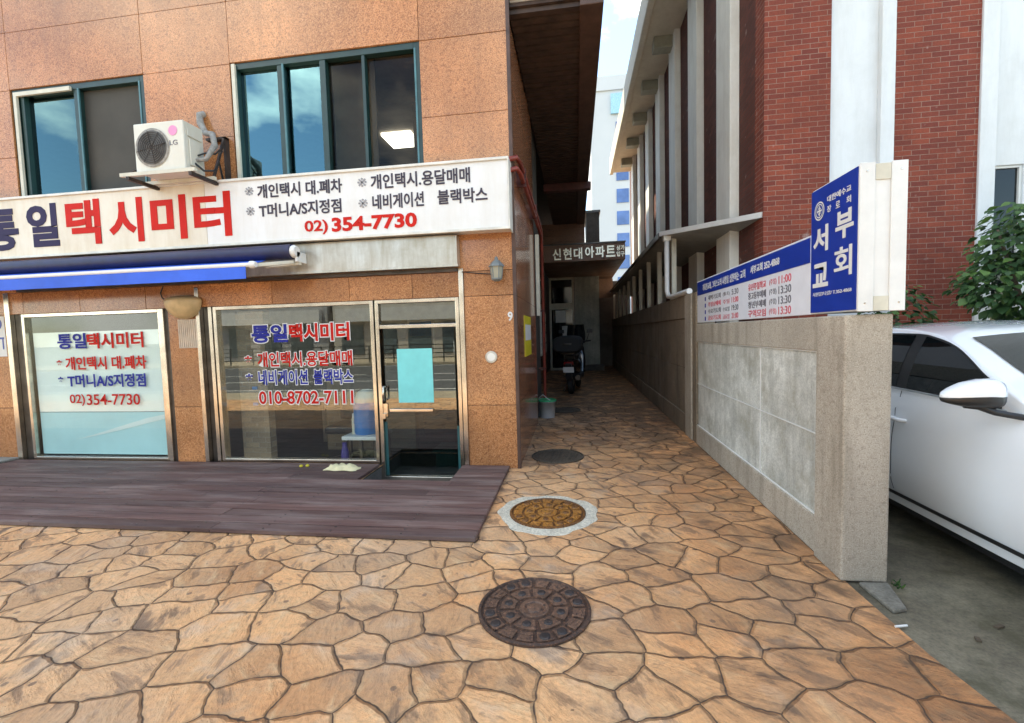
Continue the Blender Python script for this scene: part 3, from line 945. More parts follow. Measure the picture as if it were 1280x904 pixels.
# ------- inside the shop
MB().box(-4.56, -4.15, 5.62, 5.75, -.18, 2.0).build('brick_pier', M['brick_in'], shop)
MB().box(-3.98, -2.5, 6.75, 6.9, -.18, .72).build('inner_brick_wall', M['brick_in'], shop)
s = MB().box(-8, -1.0, 9.0, 9.1, 1.0, 2.75); s.build('back_panel', M['room_light'], shop)
dr = thing('water_drum', 'blue plastic drum on a white stand behind the shop window', 'drum', (-2.80, 5.75, 0.32))
MB().lathe((-2.80, 5.75, .32), [(.16, 0), (.175, .03), (.17, .12), (.178, .16), (.17, .24), (.175, .38), (.16, .42)], 24).build('body', M['drum_blue'], dr)
MB().lathe((-2.80, 5.75, .74), [(.15, 0), (.155, .03), (.12, .13), (.05, .17)], 24).build('lid', M['film_white'], dr)
st = thing('white_stand', 'low white stand carrying the blue drum inside the shop', 'stand', (-2.75, 5.8, -.18))
MB().box(-3.05, -2.56, 5.5, 6.0, .27, .32).build('top', M['white'], st, bevel=.01)
for a in (-3.03, -2.62):
    for b_ in (5.52, 5.94):
        MB().box(a, a + .04, b_, b_ + .04, -.18, .27).build('leg', M['steel_dark'], st)
sp = thing('spray_can', 'slim white spray can standing beside the blue drum in the shop', 'can', (-2.95, 5.68, .32))
MB().lathe((-2.95, 5.68, .32), [(.035, 0), (.036, .2), (.028, .22)], 16).build('body', M['cream'], sp)
MB().lathe((-2.95, 5.68, .54), [(.026, 0), (.026, .05), (.01, .06)], 16).build('cap', M['white'], sp)
bt = MB().lathe((-3.02, 5.52, -.18), [(.05, 0), (.055, .2), (.05, .3), (.03, .36), (.03, .42)], 16).build('cleaning_bottle', plain('purple_plastic', (.06, .04, .22), .35))
tag(bt, 'small purple bottle on the shop floor below the white stand', 'bottle')
ch = thing('office_chair', 'black padded chair in the dark of the shop behind the window', 'chair', (-3.35, 6.3, -.18))
MB().box(-3.62, -3.08, 6.05, 6.55, .22, .34).build('seat', M['black_plastic'], ch, bevel=.04)
MB().obox((-3.35, 6.6, .68), (.27, 0, 0), (0, .05, 0), (0, .05, .33)).build('backrest', M['black_plastic'], ch, bevel=.04)
MB().tube([(-3.35, 6.3, -.1), (-3.35, 6.3, .22)], .03).build('column', M['steel_dark'], ch)
b5 = MB()
for k in range(5):
    a = k * 2 * math.pi / 5
    b5.bar((-3.35, 6.3, -.12), (-3.35 + .28 * math.cos(a), 6.3 + .28 * math.sin(a), -.16), .05, .03)
b5.build('base', M['steel_dark'], ch)
tb = thing('teal_crate', 'dark teal crate on the floor inside the shop door', 'crate', (-1.6, 5.75, -.18))
MB().box(-1.82, -1.42, 5.6, 5.95, -.18, .1).build('body', M['teal_dark'], tb, bevel=.015)
MB().box(-1.85, -1.39, 5.57, 5.98, .1, .14).build('rim', M['teal_dark'], tb, bevel=.01)
dsk = thing('wooden_desk', 'brown wooden desk in the dim shop behind the lettered window', 'desk', (-3.6, 7.6, -.18))
MB().box(-4.4, -2.7, 7.2, 7.9, .52, .57).build('top', M['room_light'], dsk, bevel=.01)
for xa in (-4.35, -2.8):
    MB().box(xa, xa + .06, 7.25, 7.85, -.18, .52).build('side_panel', M['room_light'], dsk)
for i_, (xa, w_, h_, col_, lb) in enumerate(((-4.3, .4, .32, (.36, .25, .14), 'brown cardboard box at one end of the shop desk'), (-3.8, .3, .22, (.55, .52, .45), 'pale box in the middle of the shop desk'), (-3.2, .35, .42, (.10, .14, .22), 'dark blue box at one end of the shop desk'))):
    bx = thing('storage_box', lb, 'box', (xa, 7.5, .57), 0, 'boxes on the shop desk')
    mt_ = plain('box_card', col_, .8)
    MB().box(xa, xa + w_, 7.35, 7.7, .57, .57 + h_).build('body', mt_, bx, bevel=.006)
    MB().box(xa - .008, xa + w_ + .008, 7.342, 7.708, .57 + h_, .60 + h_).build('lid', mt_, bx, bevel=.004)
cal_ = thing('wall_calendar', 'white wall calendar on the back wall of the shop', 'calendar', (-3.1, 8.95, 1.2))
MB().box(-3.4, -2.85, 8.97, 8.99, 1.2, 1.95).build('sheet', M['white'], cal_)
MB().box(-3.36, -2.89, 8.965, 8.972, 1.60, 1.9).build('picture', M['drum_blue'], cal_)
for i_, (za) in enumerate((.10, .32)):
    o = MB().box(-4.36, -4.29, 5.60, 5.615, .62 + za, .66 + za).build('blue_sticker', M['drum_blue'])
    tag(o, 'small blue sticker on the brick pier, %s one' % ('lower' if i_ == 0 else 'upper'), 'sticker', 'blue stickers on the brick pier')
# ------------------------------------------------------------------ deck
dk = thing('timber_deck', 'worn purple brown timber deck in front of the shop windows', 'deck', (-5, 4.3, 0))
d = MB()
nb = 13
y_a, y_b = 3.33, 5.255
bwid = (y_b - y_a) / nb
for k in range(nb):
    ya = y_a + k * bwid; yb = ya + bwid - .014
    xe = -0.79 + (ya - y_a) * -0.004
    joints = []
    x = -14 + random.uniform(0, 2.5)
    while x < xe - .5:
        joints.append(x); x += random.choice((1.8, 2.4, 3.0, 3.6))
    segs = [-14] + joints + [xe]
    for a, b in zip(segs, segs[1:]):
        parts = [(a, b)]
        if yb > HY0 + .04:
            parts = []
            if a < NX0: parts.append((a, min(b, NX0)))
            if b > NX1: parts.append((max(a, NX1), b))
        for p, q in parts:
            if q - p > .02:
                j = random.uniform(-.002, .002)
                d.box(p + .0015, q - .0015, ya, yb, .008, .042 + j)
d.build('planks', M['deck'], dk, bevel=.003)
s = MB().box(-13.95, -0.86, 3.36, 3.42, .001, .03); s.box(-0.86, -0.81, 3.36, 5.2, .001, .03)
s.build('frame', M['steel_dark'], dk)
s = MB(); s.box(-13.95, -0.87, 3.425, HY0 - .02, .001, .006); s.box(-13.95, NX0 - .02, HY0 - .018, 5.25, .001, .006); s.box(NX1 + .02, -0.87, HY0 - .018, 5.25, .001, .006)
s.build('gap_shade', M['rubber'], dk)  # dark sheet standing in for the shade between the boards
sc_ = MB()
for k in range(nb):
    ym = y_a + (k + .5) * bwid
    for xx in [-8.6 + .6 * q_ for q_ in range(14)]:
        for dy in (-.04, .04):
            if not (NX0 - .05 < xx < NX1 + .05 and ym > 4.6):
                sc_.box(xx - .005, xx + .005, ym + dy - .005, ym + dy + .005, .040, .0455)
o = sc_.build('screws', M['steel_dark'], dk)
o['kind'] = 'stuff'
cl = MB()
rows = []
for i in range(15):
    r = []
    for j in range(9):
        u = i / 14; v = j / 8
        x = -2.99 + .42 * u + .012 * math.sin(9 * v + 3); y = 4.93 + .16 * v + .012 * math.sin(13 * u)
        e = min(1, 5 * min(u, 1 - u)) * min(1, 4 * min(v, 1 - v))
        z = .047 + e * (.045 + .018 * math.sin(17 * u + 5 * v) * math.sin(11 * v + 2) + .01 * math.sin(30 * u))
        r.append((x, y, z))
    rows.append(r)
cl.grid(rows)
cl.box(-2.97, -2.59, 4.95, 5.07, .044, .05)
o = cl.build('folded_cloth', M['cloth'])
tag(o, 'crumpled pale yellow cloth lying on the deck below the window', 'cloth')
for i, (x, y) in enumerate(((-3.36, 5.08), (-3.29, 5.10))):
    o = MB().lathe((x, y, .043), [(.02, 0), (.024, .01), (.015, .022), (.004, .028)], 9).build('yellow_scrap', M['yellow'])
    tag(o, 'small yellow scrap lying on the deck, the %s of two' % ('outer' if i == 0 else 'one nearer the cloth'), 'scrap', 'yellow scraps on the deck')
s = MB().box(-8.6, -7.72, 4.95, 5.25, .043, .075)
tag(s.build('stone_step', M['kerbstone'], bevel=.01), 'low pale stone step at a pillar foot beside the parking notice', 'step')

# ------------------------------------------------------------------ shop sign
SY = 5.05
sg = thing('shop_sign', 'long white taxi meter shop sign with big red and navy letters', 'sign', (-4.8, 5.15, 2.76))
s = MB()
s.box(-9.6, -4.40, SY, FY - .006, 2.765, 3.515); s.build('board', M['sign_aged'], sg, bevel=.006)
s = MB(); s.box(-4.397, -0.70, SY, FY - .006, 2.765, 3.515)
s.build('board', M['sign_white'], sg, bevel=.006)
s = MB()
s.box(-9.6, -0.695, SY - .022, SY - .002, 3.50, 3.53); s.box(-9.6, -0.695, SY - .022, SY - .002, 2.75, 2.78)
s.box(-0.699, -0.685, SY - .02, FY - .008, 2.75, 3.53)
s.build('rim', M['sign_cap'], sg, bevel=.004)
def stext(s_, mat, x0, x1, z0, z1, bold=.03):
    htext(s_, mat, sg, x0, x1, z0, z1, SY - .001, bold, .006)
stext('통', M['navy'], -7.66, -7.10, 2.86, 3.39, .035)
stext('일', M['navy'], -6.96, -6.49, 2.88, 3.42, .035)
stext('택', M['red'], -6.37, -5.87, 2.875, 3.43, .03)
stext('시', M['red'], -5.75, -5.26, 2.87, 3.41, .03)
stext('미', M['red'], -5.15, -4.66, 2.87, 3.40, .03)
stext('터', M['red'], -4.56, -4.06, 2.87, 3.40, .03)
stext('※', M['star_text'], -3.86, -3.75, 3.325, 3.425, .0)
stext('개인택시 대.폐차', M['grey_text'], -3.70, -2.63, 3.28, 3.44, .02)
stext('※', M['star_text'], -2.44, -2.33, 3.325, 3.425, .0)
stext('개인택시.용달매매', M['grey_text'], -2.28, -1.12, 3.285, 3.45, .02)
stext('※', M['star_text'], -3.86, -3.75, 3.09, 3.19, .0)
stext('T머니A/S지정점', M['grey_text'], -3.69, -2.65, 3.055, 3.215, .02)
stext('※', M['star_text'], -2.44, -2.33, 3.09, 3.19, .0)
stext('네비게이션', M['grey_text'], -2.27, -1.66, 3.06, 3.225, .02)
stext('블랙박스', M['grey_text'], -1.50, -0.93, 3.065, 3.225, .02)
stext('02)', M['red'], -3.12, -2.83, 2.82, 2.985, .02)
stext('354-7730', M['red'], -2.78, -1.75, 2.835, 3.0, .035)
# galvanised box below the sign
gb = thing('shutter_box', 'dull galvanised metal box under the white shop sign', 'shutter box', (-2.5, 5.2, 2.39))
MB().box(-6.6, -1.32, 5.13, FY - .005, 2.395, 2.745).build('casing', M['galv'], gb, bevel=.008)
s = MB(); s.box(-6.6, -1.31, 5.118, 5.14, 2.385, 2.41)
s.build('lip', M['galv'], gb)
# ------------------------------------------------------------------ awning
aw = thing('awning', 'rolled blue awning with a hanging valance below the sign', 'awning', (-6, 5.0, 2.5))
MB().tube([(-9.6, 4.94, 2.615), (-3.22, 4.94, 2.615)], .085, 20).build('roller', M['awn_navy'], aw)
MB().tube([(-9.6, 4.62, 2.435), (-3.50, 4.62, 2.435)], .026, 12).build('front_bar', M['white'], aw)
s = MB()
s.grid([[(-9.6 + 6.05 * i / 30, 4.935 - .31 * j / 6, 2.535 - .085 * j / 6 - .012 * math.sin(math.pi * j / 6)) for i in range(31)] for j in range(7)])
s.grid([[(-9.6 + 6.05 * i / 30, 4.935 - .31 * j / 6, 2.539 - .085 * j / 6 - .012 * math.sin(math.pi * j / 6)) for i in range(31)] for j in range(7)])
s.build('fabric', M['awn_blue'], aw, recalc=False)
s = MB()
fr = []; bk = []
for j in range(5):
    fr.append([(-9.6 + 6.03 * i / 60, 4.603 + .006 * math.sin(i * .9) * j / 4, 2.43 - .145 * j / 4) for i in range(61)])
    bk.append([(x, y + .004, z) for x, y, z in fr[-1]])
s.grid(fr); s.grid(bk)
s.build('valance', M['awn_blue'], aw, recalc=False)
s = MB(); s.lathe((-3.49, 4.62, 2.435), [(.04, -.03), (.042, 0), (.03, .035)], 14, 'X'); s.build('bar_cap', M['white'], aw)
s = MB(); s.lathe((-3.215, 4.94, 2.615), [(.07, -.005), (.075, .02), (.06, .05)], 16, 'X'); s.box(-3.195, -3.165, 4.93, 5.125, 2.50, 2.62); s.build('end_bracket', M['white'], aw, bevel=.006)
s = MB(); s.bar((-3.22, 4.95, 2.50), (-3.52, 4.64, 2.43), .03, .04); s.bar((-3.17, 5.0, 2.49), (-3.60, 4.98, 2.47), .05, .04); s.build('folding_arm', M['cream'], aw, bevel=.005)

# ------------------------------------------------------------------ air conditioner and bracket
ac = thing('air_conditioner', 'white outdoor air conditioner unit on a wall bracket', 'air conditioner', (-4.66, 4.85, 3.59))
AY = 4.70
MB().box(-4.98, -4.345, AY, 4.98, 3.60, 4.14).build('casing', M['ac_white'], ac, bevel=.012)
s = MB(); s.lathe((-4.745, AY - .004, 3.86), [(.205, -.006), (.215, .004), (.19, .008)], 36, 'Y', False)
s.build('fan_recess', M['pipe_grey'], ac)
s = MB(); s.lathe((-4.745, AY - .012, 3.86), [(.19, 0), (.185, .003)], 36, 'Y', False); s.build('fan_backing', M['ac_grille'], ac)
s = MB()
for k in range(1, 8):
    rr = .19 * k / 8
    s.tube([(-4.745 + rr * math.cos(2 * math.pi * i / 28), AY - .022, 3.86 + rr * math.sin(2 * math.pi * i / 28)) for i in range(29)], .003, 5, False)
for k in range(8):
    a = math.pi * k / 4 + .2
    s.tube([(-4.745, AY - .023, 3.86), (-4.745 + .19 * math.cos(a), AY - .023, 3.86 + .19 * math.sin(a))], .003, 5, False)
s.build('fan_guard', M['rust_steel'], ac)
s = MB()
for k in range(4):
    a = k * math.pi / 2 + .5
    s.obox((-4.745 + .09 * math.cos(a), AY - .017, 3.86 + .09 * math.sin(a)), (.085 * math.cos(a), 0, .085 * math.sin(a)), (-.05 * math.sin(a), .002, .05 * math.cos(a)), (0, .001, 0))
s.build('fan_blades', M['ac_grille'], ac)
MB().lathe((-4.475, AY - .001, 4.03), [(.055, 0), (.055, .003)], 28, 'Y', False).build('emblem', M['pink'], ac)
s = MB(); text(s, 'LG', (-4.525, AY - .001, 3.87), (1, 0, 0), (0, 0, 1), .10, .055, .003, .01); s.build('lettering', M['notice_grey'], ac, recalc=False)
s = MB(); s.box(-4.342, -4.325, 4.76, 4.9, 3.66, 3.95); s.box(-4.342, -4.33, 4.74, 4.94, 3.98, 4.07); s.build('side_cover', M['ac_white'], ac, bevel=.004)
s = MB()
s.tube([(-4.33, 4.84, 3.74), (-4.24, 4.88, 3.76), (-4.2, 4.98, 3.95), (-4.32, 5.1, 4.14), (-4.48, 5.18, 4.2), (-4.56, 5.2, 4.34), (-4.58, 5.22, 4.44), (-4.56, 5.27, 4.47)], [.02, .025, .035, .035, .035, .04, .04, .04], 10)
s.build('pipe', M['pipe_grey'], ac)
s = MB()
s.tube([(-4.33, 4.82, 3.70), (-4.25, 4.85, 3.62), (-4.2, 4.95, 3.65), (-4.22, 5.05, 3.8), (-4.28, 5.15, 3.72), (-4.3, 5.2, 3.62)], .012, 8)
s.tube([(-4.33, 4.86, 3.80), (-4.26, 4.9, 3.84), (-4.22, 5.0, 3.86), (-4.24, 5.1, 3.95), (-4.30, 5.22, 3.98)], .01, 8)
s.build('cable', M['black_plastic'], ac)
br = thing('wall_bracket', 'rusty steel wall bracket carrying the air conditioner', 'bracket', (-4.66, 5.0, 3.5))
s = MB()
s.box(-5.16, -4.20, 4.66, 4.70, 3.555, 3.595); s.box(-5.14, -4.22, 4.96, 5.0, 3.555, 3.595)
s.build('tray', M['cream'], br)
for x in (-5.08, -4.28):
    MB().box(x, x + .04, 4.66, FY - .004, 3.515, 3.553).build('arm', M['rust_steel'], br)
s = MB()
s.bar((-5.06, 4.7, 3.6), (-5.06, 5.2, 3.95), .03, .03)
s.box(-4.27, -4.24, 5.2, FY - .003, 3.56, 4.15); s.box(-4.50, -4.24, 5.2, FY - .005, 4.12, 4.15)
s.bar((-4.255, 5.0, 3.60), (-4.255, 5.2, 4.12), .025, .025)
s.build('brace', M['rust_steel'], br)

ac.location += Vector((.04, 0, -.045))
br.location += Vector((.04, 0, -.045))
# ------------------------------------------------------------------ small things on the facade
la = thing('wall_lantern', 'grey lantern lamp on the corner pillar', 'wall lamp', (-.875, 5.2, 2.2))
LX, LY = -.875, 5.17
s = MB()
s.lathe((LX, LY, 2.20), [(.03, 0), (.06, .02), (.062, .035)], 6, smooth=False); s.build('base', M['lamp_iron'], la)
MB().lathe((LX, LY, 2.235), [(.055, 0), (.072, .13)], 6, smooth=False).build('glass', M['lamp_glass'], la)
MB().lathe((LX, LY, 2.365), [(.095, 0), (.09, .012), (.035, .07), (.022, .075), (.02, .1), (.006, .115)], 6, smooth=False).build('cap', M['lamp_iron'], la)
s = MB(); s.tube([(LX, LY + .02, 2.37), (LX, LY + .06, 2.33), (LX, FY - .01, 2.29)], .012, 8); s.lathe((LX, FY - .002, 2.29), [(.04, 0), (.035, .015)], 14, 'Y')
for k in range(6):
    a = math.pi * 2 * k / 6
    s.tube([(LX + .058 * math.cos(a), LY + .058 * math.sin(a), 2.235), (LX + .074 * math.cos(a), LY + .074 * math.sin(a), 2.367)], .006, 5)
s.build('arm', M['lamp_iron'], la)
s = MB().tube([(LX - .02, FY - .012, 2.29), (-1.1, FY - .012, 2.31), (-1.3, FY - .03, 2.335)], .006, 6)
tag(s.build('electric_cable', M['black_plastic']), 'thin dark cable running from the lantern to the shop front', 'cable')
n9 = MB(); text(n9, '9', (-.775, FY - .002, 1.745), (1, 0, 0), (0, 0, 1), .058, .11, .008, .03)
tag(n9.build('house_number', M['white'], recalc=False), 'small white figure nine on the corner pillar', 'number')
pq = thing('round_plate', 'small round pale metal plate on the corner pillar', 'plate', (-.985, 5.26, 1.33))
MB().lathe((-.985, FY - .002, 1.33), [(.072, 0), (.072, .008), (.066, .012)], 28, 'Y').build('disc', M['galv'], pq)
MB().lathe((-.985, FY - .014, 1.33), [(.048, 0), (.045, .003)], 28, 'Y').build('centre', M['white_old'], pq)
dm = thing('dome_light', 'beige dome shaped light fitting on the stone pillar', 'dome light', (-4.97, 5.2, 2.05))
s = MB()
rows = []
for i in range(9):
    t = i / 8 * math.pi / 2
    rows.append([(-4.965 + .25 * math.cos(a_) * math.cos(t), FY - .02 - .17 * math.sin(t), 2.13 + (.075 if math.sin(a_) > 0 else .23) * math.sin(a_) * math.cos(t)) for a_ in [2 * math.pi * k / 28 for k in range(28)]])
s.grid(rows, close=True); s.build('shade', M['dome'], dm)
MB().box(-5.12, -4.83, FY - .03, FY - .002, 2.02, 2.17).build('base', M['steel_dark'], dm)
gr = thing('vent_grille', 'ribbed beige vent grille under the dome light', 'vent', (-4.95, 5.25, 1.52))
MB().box(-5.09, -4.80, FY - .012, FY - .002, 1.53, 1.90).build('plate', M['grille'], gr)
s = MB()
for k in range(10):
    s.box(-5.08 + k * .028, -5.066 + k * .028, FY - .022, FY - .012, 1.54, 1.89)
s.build('ribs', M['grille'], gr)
s = MB(); s.tube([(-5.26, FY - .02, 2.33), (-5.30, FY - .02, 2.25), (-5.27, FY - .03, 2.18), (-5.2, FY - .03, 2.14)], .008, 6)
tag(s.build('electric_cable', M['black_plastic']), 'short black cord leading to the beige dome light', 'cord')
pn = thing('parking_notice', 'white notice with a blue round sign on a granite pillar', 'notice', (-7.86, 5.26, 1.48))
MB().box(-8.06, -7.775, FY - .008, FY - .002, 1.48, 2.03).build('board', M['white'], pn)
s = MB(); s.lathe((-7.90, FY - .009, 1.93), [(.085, 0), (.085, .002)], 24, 'Y', False); s.build('blue_disc', M['sign_blue'], pn)
s = MB(); s.box(-8.0, -7.80, FY - .011, FY - .009, 1.72, 1.745); s.box(-7.83, -7.81, FY - .011, FY - .009, 1.58, 1.72); s.build('print', M['sign_blue'], pn)

# ------------------------------------------------------------------ alley
yp = thing('yellow_notice', 'narrow yellow and white notice on the polished alley wall', 'notice', (-.67, 6.5, 1.27))
MB().box(-.679, -.671, 6.12, 6.95, 1.28, 1.84).build('board', M['yellow'], yp)
MB().box(-.6705, -.669, 6.16, 6.91, 1.50, 1.72).build('white_field', M['white'], yp)
sw_ = MB().box(-.679, -.655, 8.0, 8.0, 0, 0)
pp = thing('red_pipes', 'pair of dark red pipes along the brown alley wall', 'pipe', (-.62, 7, 2.5))
for dz in (0, .12):
    s = MB()
    s.tube([(-.72, FY - .05, 3.44 + dz), (-.62, FY - .04, 3.46 + dz), (-.60, FY + .15, 3.46 + dz), (-.60, 7.0, 3.44 + dz), (-.60, 8.55 + dz * .6, 3.40 + dz), (-.60, 8.7 + dz * .6, 3.25 + dz), (-.60, 8.72 + dz * .6, 0.3)], .028, 10)
    s.build('pipe', M['redpipe'], pp)
for yy in (5.7, 7.3): MB().box(-.68, -.565, yy, yy + .03, 3.40, 3.62).build('clamp', M['redbeam'], pp)
for zz in (.9, 2.0): MB().box(-.70, -.565, 8.68, 8.84, zz, zz + .03).build('clamp', M['redbeam'], pp)
for i, (y, z, c_, lb) in enumerate(((9.6, 1.55, 'white_old', 'pale meter box on the recessed yard wall beside the red pipes'), (10.6, 1.3, 'pipe_grey', 'grey meter box on the recessed yard wall behind the scooter'), (10.1, 2.25, 'steel_dark', 'dark meter box high on the recessed yard wall'))):
    mb_ = thing('meter_box', lb, 'meter box', (-1.05, y, z), 0, 'meter boxes on the yard wall')
    MB().box(-1.078, -.92, y, y + .38, z, z + .5).build('casing', M[c_], mb_, bevel=.01)
    MB().lathe((-.918, y + .19, z + .32), [(.09, 0), (.085, .012)], 18, 'X').build('dial', M['white'], mb_)
# mailboxes
mbx = thing('mailbox_rack', 'grey metal rack of mailboxes by the apartment entrance', 'mailboxes', (-1.0, 12.4, 1.0))
MB().box(-1.078, -.86, 11.6, 13.4, 1.0, 2.2).build('body', M['galv'], mbx, bevel=.01)
s = MB()
for i in range(5):
    for j in range(4):
        s.box(-.862, -.85, 11.64 + i * .35, 11.96 + i * .35, 1.04 + j * .29, 1.28 + j * .29)
s.build('doors', M['white_old'], mbx, bevel=.004)
# bucket and tub
tu = MB(); tu.lathe((-.74, 8.75, 0), [(.12, 0), (.15, .30), (.158, .30), (.158, .32), (.14, .32), (.115, .02)], 24)
tag(tu.build('white_tub', M['pail_white']), 'open grey white tub against the brown alley wall', 'tub')
bk_ = thing('lidded_pail', 'grey white pail with a green lid in the alley', 'pail', (-.55, 8.55, 0))
MB().lathe((-.55, 8.55, 0), [(.135, 0), (.155, .29), (.165, .29), (.165, .31)], 28).build('body', M['pail_white'], bk_)
MB().lathe((-.55, 8.55, .31), [(.172, 0), (.172, .025), (.15, .035), (.148, .028), (.01, .028)], 28).build('lid', M['green_plastic'], bk_)
s = MB().tube([(-.72, 8.55, .28), (-.70, 8.47, .38), (-.62, 8.42, .45), (-.52, 8.42, .36), (-.42, 8.46, .30)], .008, 6)
s.build('handle', M['white'], bk_)

# ---- scooter (rear towards the camera)
sc = thing('motor_scooter', 'black motor scooter with a large top box parked in the alley', 'scooter', (-.17, 11.5, 0), R(-7))
def L(mb, name, mat, bevel=0): return mb.build(name, M[mat], sc, bevel, local=True)
k_ = 1.27
def S(*a): return [v * k_ for v in a]
def sbox(mb, a, b, c, d, e, f): mb.box(*S(a, b, c, d, e, f)); return mb
for nm, y in (('rear_wheel', 0.24), ('front_wheel', 1.46)):
    wmb = MB()
    pr = [(.13, -.05), (.20, -.055), (.245, -.04), (.258, 0), (.245, .04), (.20, .055), (.13, .05)]
    wmb.lathe(S(0, y, .258), [(a * k_, b * k_) for a, b in pr], 28, 'X')
    wo = L(wmb, nm, 'rubber')
    h = MB(); h.lathe(S(0, y, .258), [(.06 * k_, -.06 * k_), (.14 * k_, -.035 * k_), (.14 * k_, .035 * k_), (.06 * k_, .06 * k_)], 20, 'X')
    h.build('rim', M['steel_dark'], wo, local=True)
def loft(mb, secs):
    rows = []
    for (y, z, hw, hh) in secs:
        rows.append([(k_ * hw * math.copysign(abs(math.cos(a)) ** .6, math.cos(a)), k_ * y, k_ * (z + hh * math.copysign(abs(math.sin(a)) ** .6, math.sin(a)))) for a in [2 * math.pi * i / 20 for i in range(20)]])
    mb.grid(rows, close=True)
    mb.add(rows[0], [tuple(range(20))]); mb.add(rows[-1], [tuple(range(20))])
s = MB(); loft(s, [(-.02, .66, .07, .05), (.05, .63, .13, .09), (.3, .58, .165, .15), (.6, .55, .16, .16), (.78, .48, .14, .14)]); L(s, 'body', 'helmet')
s = MB(); loft(s, [(.10, .38, .03, .04), (.2, .36, .10, .07), (.5, .33, .15, .09), (.75, .3, .17, .07), (1.05, .3, .18, .06), (1.2, .36, .17, .08)]); L(s, 'underbody', 'black_plastic')
s = MB(); loft(s, [(.15, .745, .12, .035), (.3, .765, .15, .045), (.6, .76, .14, .05), (.85, .74, .09, .05)]); L(s, 'seat', 'black_plastic')
s = MB(); loft(s, [(1.12, .35, .17, .05), (1.2, .6, .2, .16), (1.27, .8, .17, .2), (1.33, .92, .10, .09)]); L(s, 'front_shield', 'helmet')
s = MB(); s.tube([S(0, 1.46, .26), S(0, 1.3, .75), S(0, 1.2, 1.0)], .035 * k_, 10); s.tube([S(-.33, 1.08, 1.06), S(-.15, 1.18, 1.04), S(.15, 1.18, 1.04), S(.33, 1.08, 1.06)], .017 * k_, 8); L(s, 'handlebar', 'black_plastic')
s = MB(); s.grid([[(k_ * (.21 - .05 * abs(v - .4)) * u, k_ * (1.3 - .04 * v + .02 - .09 * u * u), k_ * (1.0 + .42 * v)) for u in [i / 6 - 1 for i in range(13)]] for v in [j / 6 for j in range(7)]])
L(s, 'windscreen', 'car_glass')
for sx in (-1, 1):
    s = MB(); s.tube([S(sx * .24, 1.13, 1.06), S(sx * .30, 1.12, 1.24)], .008 * k_, 6); s.obox(S(sx * .31, 1.1, 1.27), S(.06, 0, 0), S(0, .015, 0), S(0, 0, .04)); L(s, 'mirror', 'black_plastic', .006)
tbx = MB(); loft(tbx, [(-.26, 1.02, .25, .13), (-.23, 1.02, .285, .165), (.0, 1.02, .29, .17), (.18, 1.02, .27, .15)])
tb_ = L(tbx, 'top_box', 'rubber')
s = MB(); s.box(*S(-.09, .09, -.272, -.262, 1.02, 1.045)); s.build('badge', M['chrome'], tb_, local=True)
s = MB(); s.box(*S(-.288, .288, -.235, .16, .995, 1.0)); s.build('seam', M['steel_dark'], tb_, local=True)
s = MB(); sbox(s, -.14, .14, -.16, .25, .825, .85); s.bar(S(-.1, .05, .72), S(-.1, -.05, .83), .02, .02); s.bar(S(.1, .05, .72), S(.1, -.05, .83), .02, .02); L(s, 'rack', 'steel_dark')
s = MB(); s.obox(S(0, -.05, .645), S(.095, 0, 0), S(0, .02, 0), S(0, .005, .028)); L(s, 'tail_lamp', 'tail_red', .006)
s = MB(); s.obox(S(0, -.10, .52), S(.105, 0, 0), S(0, .004, .001), S(0, -.012, .055)); pl = L(s, 'number_plate', 'white')
s = MB(); s.obox(S(0, -.04, .48), S(.06, 0, 0), S(0, .05, 0), S(0, -.04, .16)); L(s, 'mudguard', 'black_plastic', .01)
s = MB(); s.tube([S(.17, -.05, .36), S(.17, .35, .32), S(.13, .6, .3)], [.05 * k_, .055 * k_, .03 * k_], 12); L(s, 'exhaust', 'steel_dark')
s = MB(); s.tube([S(-.10, .62, .28), S(-.2, .55, .02)], .014 * k_, 8); L(s, 'stand', 'steel_dark')
# ---- apartment entrance at the end of the alley
en = thing('apartment_entrance', 'brown canopy with cream lettering at the end of the alley', 'entrance', (.4, 17, 0))
MB().box(-1.08, 1.62, 15.0, 21.6, 3.86, 4.40).build('canopy', M['canopy_brown'], en, bevel=.01)  # stretched further back to keep sun off the alley end
MB().box(-1.08, 1.64, 14.97, 15.05, 4.402, 4.44).build('coping', M['steel_dark'], en)
MB().box(0.0, 1.0, 19.2, 19.7, 0, 3.86).build('pillar', M['pillar_grey'], en, bevel=.01)
MB().box(-.05, 1.15, 18.8, 19.75, -.005, .22).build('step', M['concrete_dark'], en, bevel=.01)
MB().box(0.38, 1.6, 19.72, 19.9, 3.0, 3.8).build('rear_beam', M['canopy_brown'], en)
e_ = MB()
for i, ch_ in enumerate('신현대'):
    text(e_, ch_, (-.68 + i * .34, 14.998, 3.93), (1, 0, 0), (0, 0, 1), .27, .36, .03, .02)
e_.build('lettering', M['gold'], en, recalc=False)
e_ = MB()
for i, ch_ in enumerate('아파트'):
    text(e_, ch_, (.36 + i * .33, 14.998, 3.95), (1, 0, 0), (0, 0, 1), .29, .36, .03, .028)
text(e_, '상가', (1.345, 14.998, 4.14), (1, 0, 0), (0, 0, 1), .25, .16, .03, .03)
text(e_, '입구', (1.345, 14.998, 3.95), (1, 0, 0), (0, 0, 1), .25, .16, .03, .03)
e_.build('bold_lettering', M['gold'], en, recalc=False)
dgl = window_frame('entrance_door', -1.06, -.02, 0.0, 3.86, 19.2, 19.32, .09, [], M['cream'], en)
MB().box(-.97, -.11, 19.23, 19.29, 2.55, 2.8).build('transom', M['cream'], dgl)
MB().box(-.97, -.11, 19.25, 19.27, .1, 3.77).build('pane', M['car_glass'], dgl)
yw = MB().box(-1.6, 2.45, 21.2, 21.5, -.01, 3.84)  # wall put in to darken the alley end, raised to block the sun
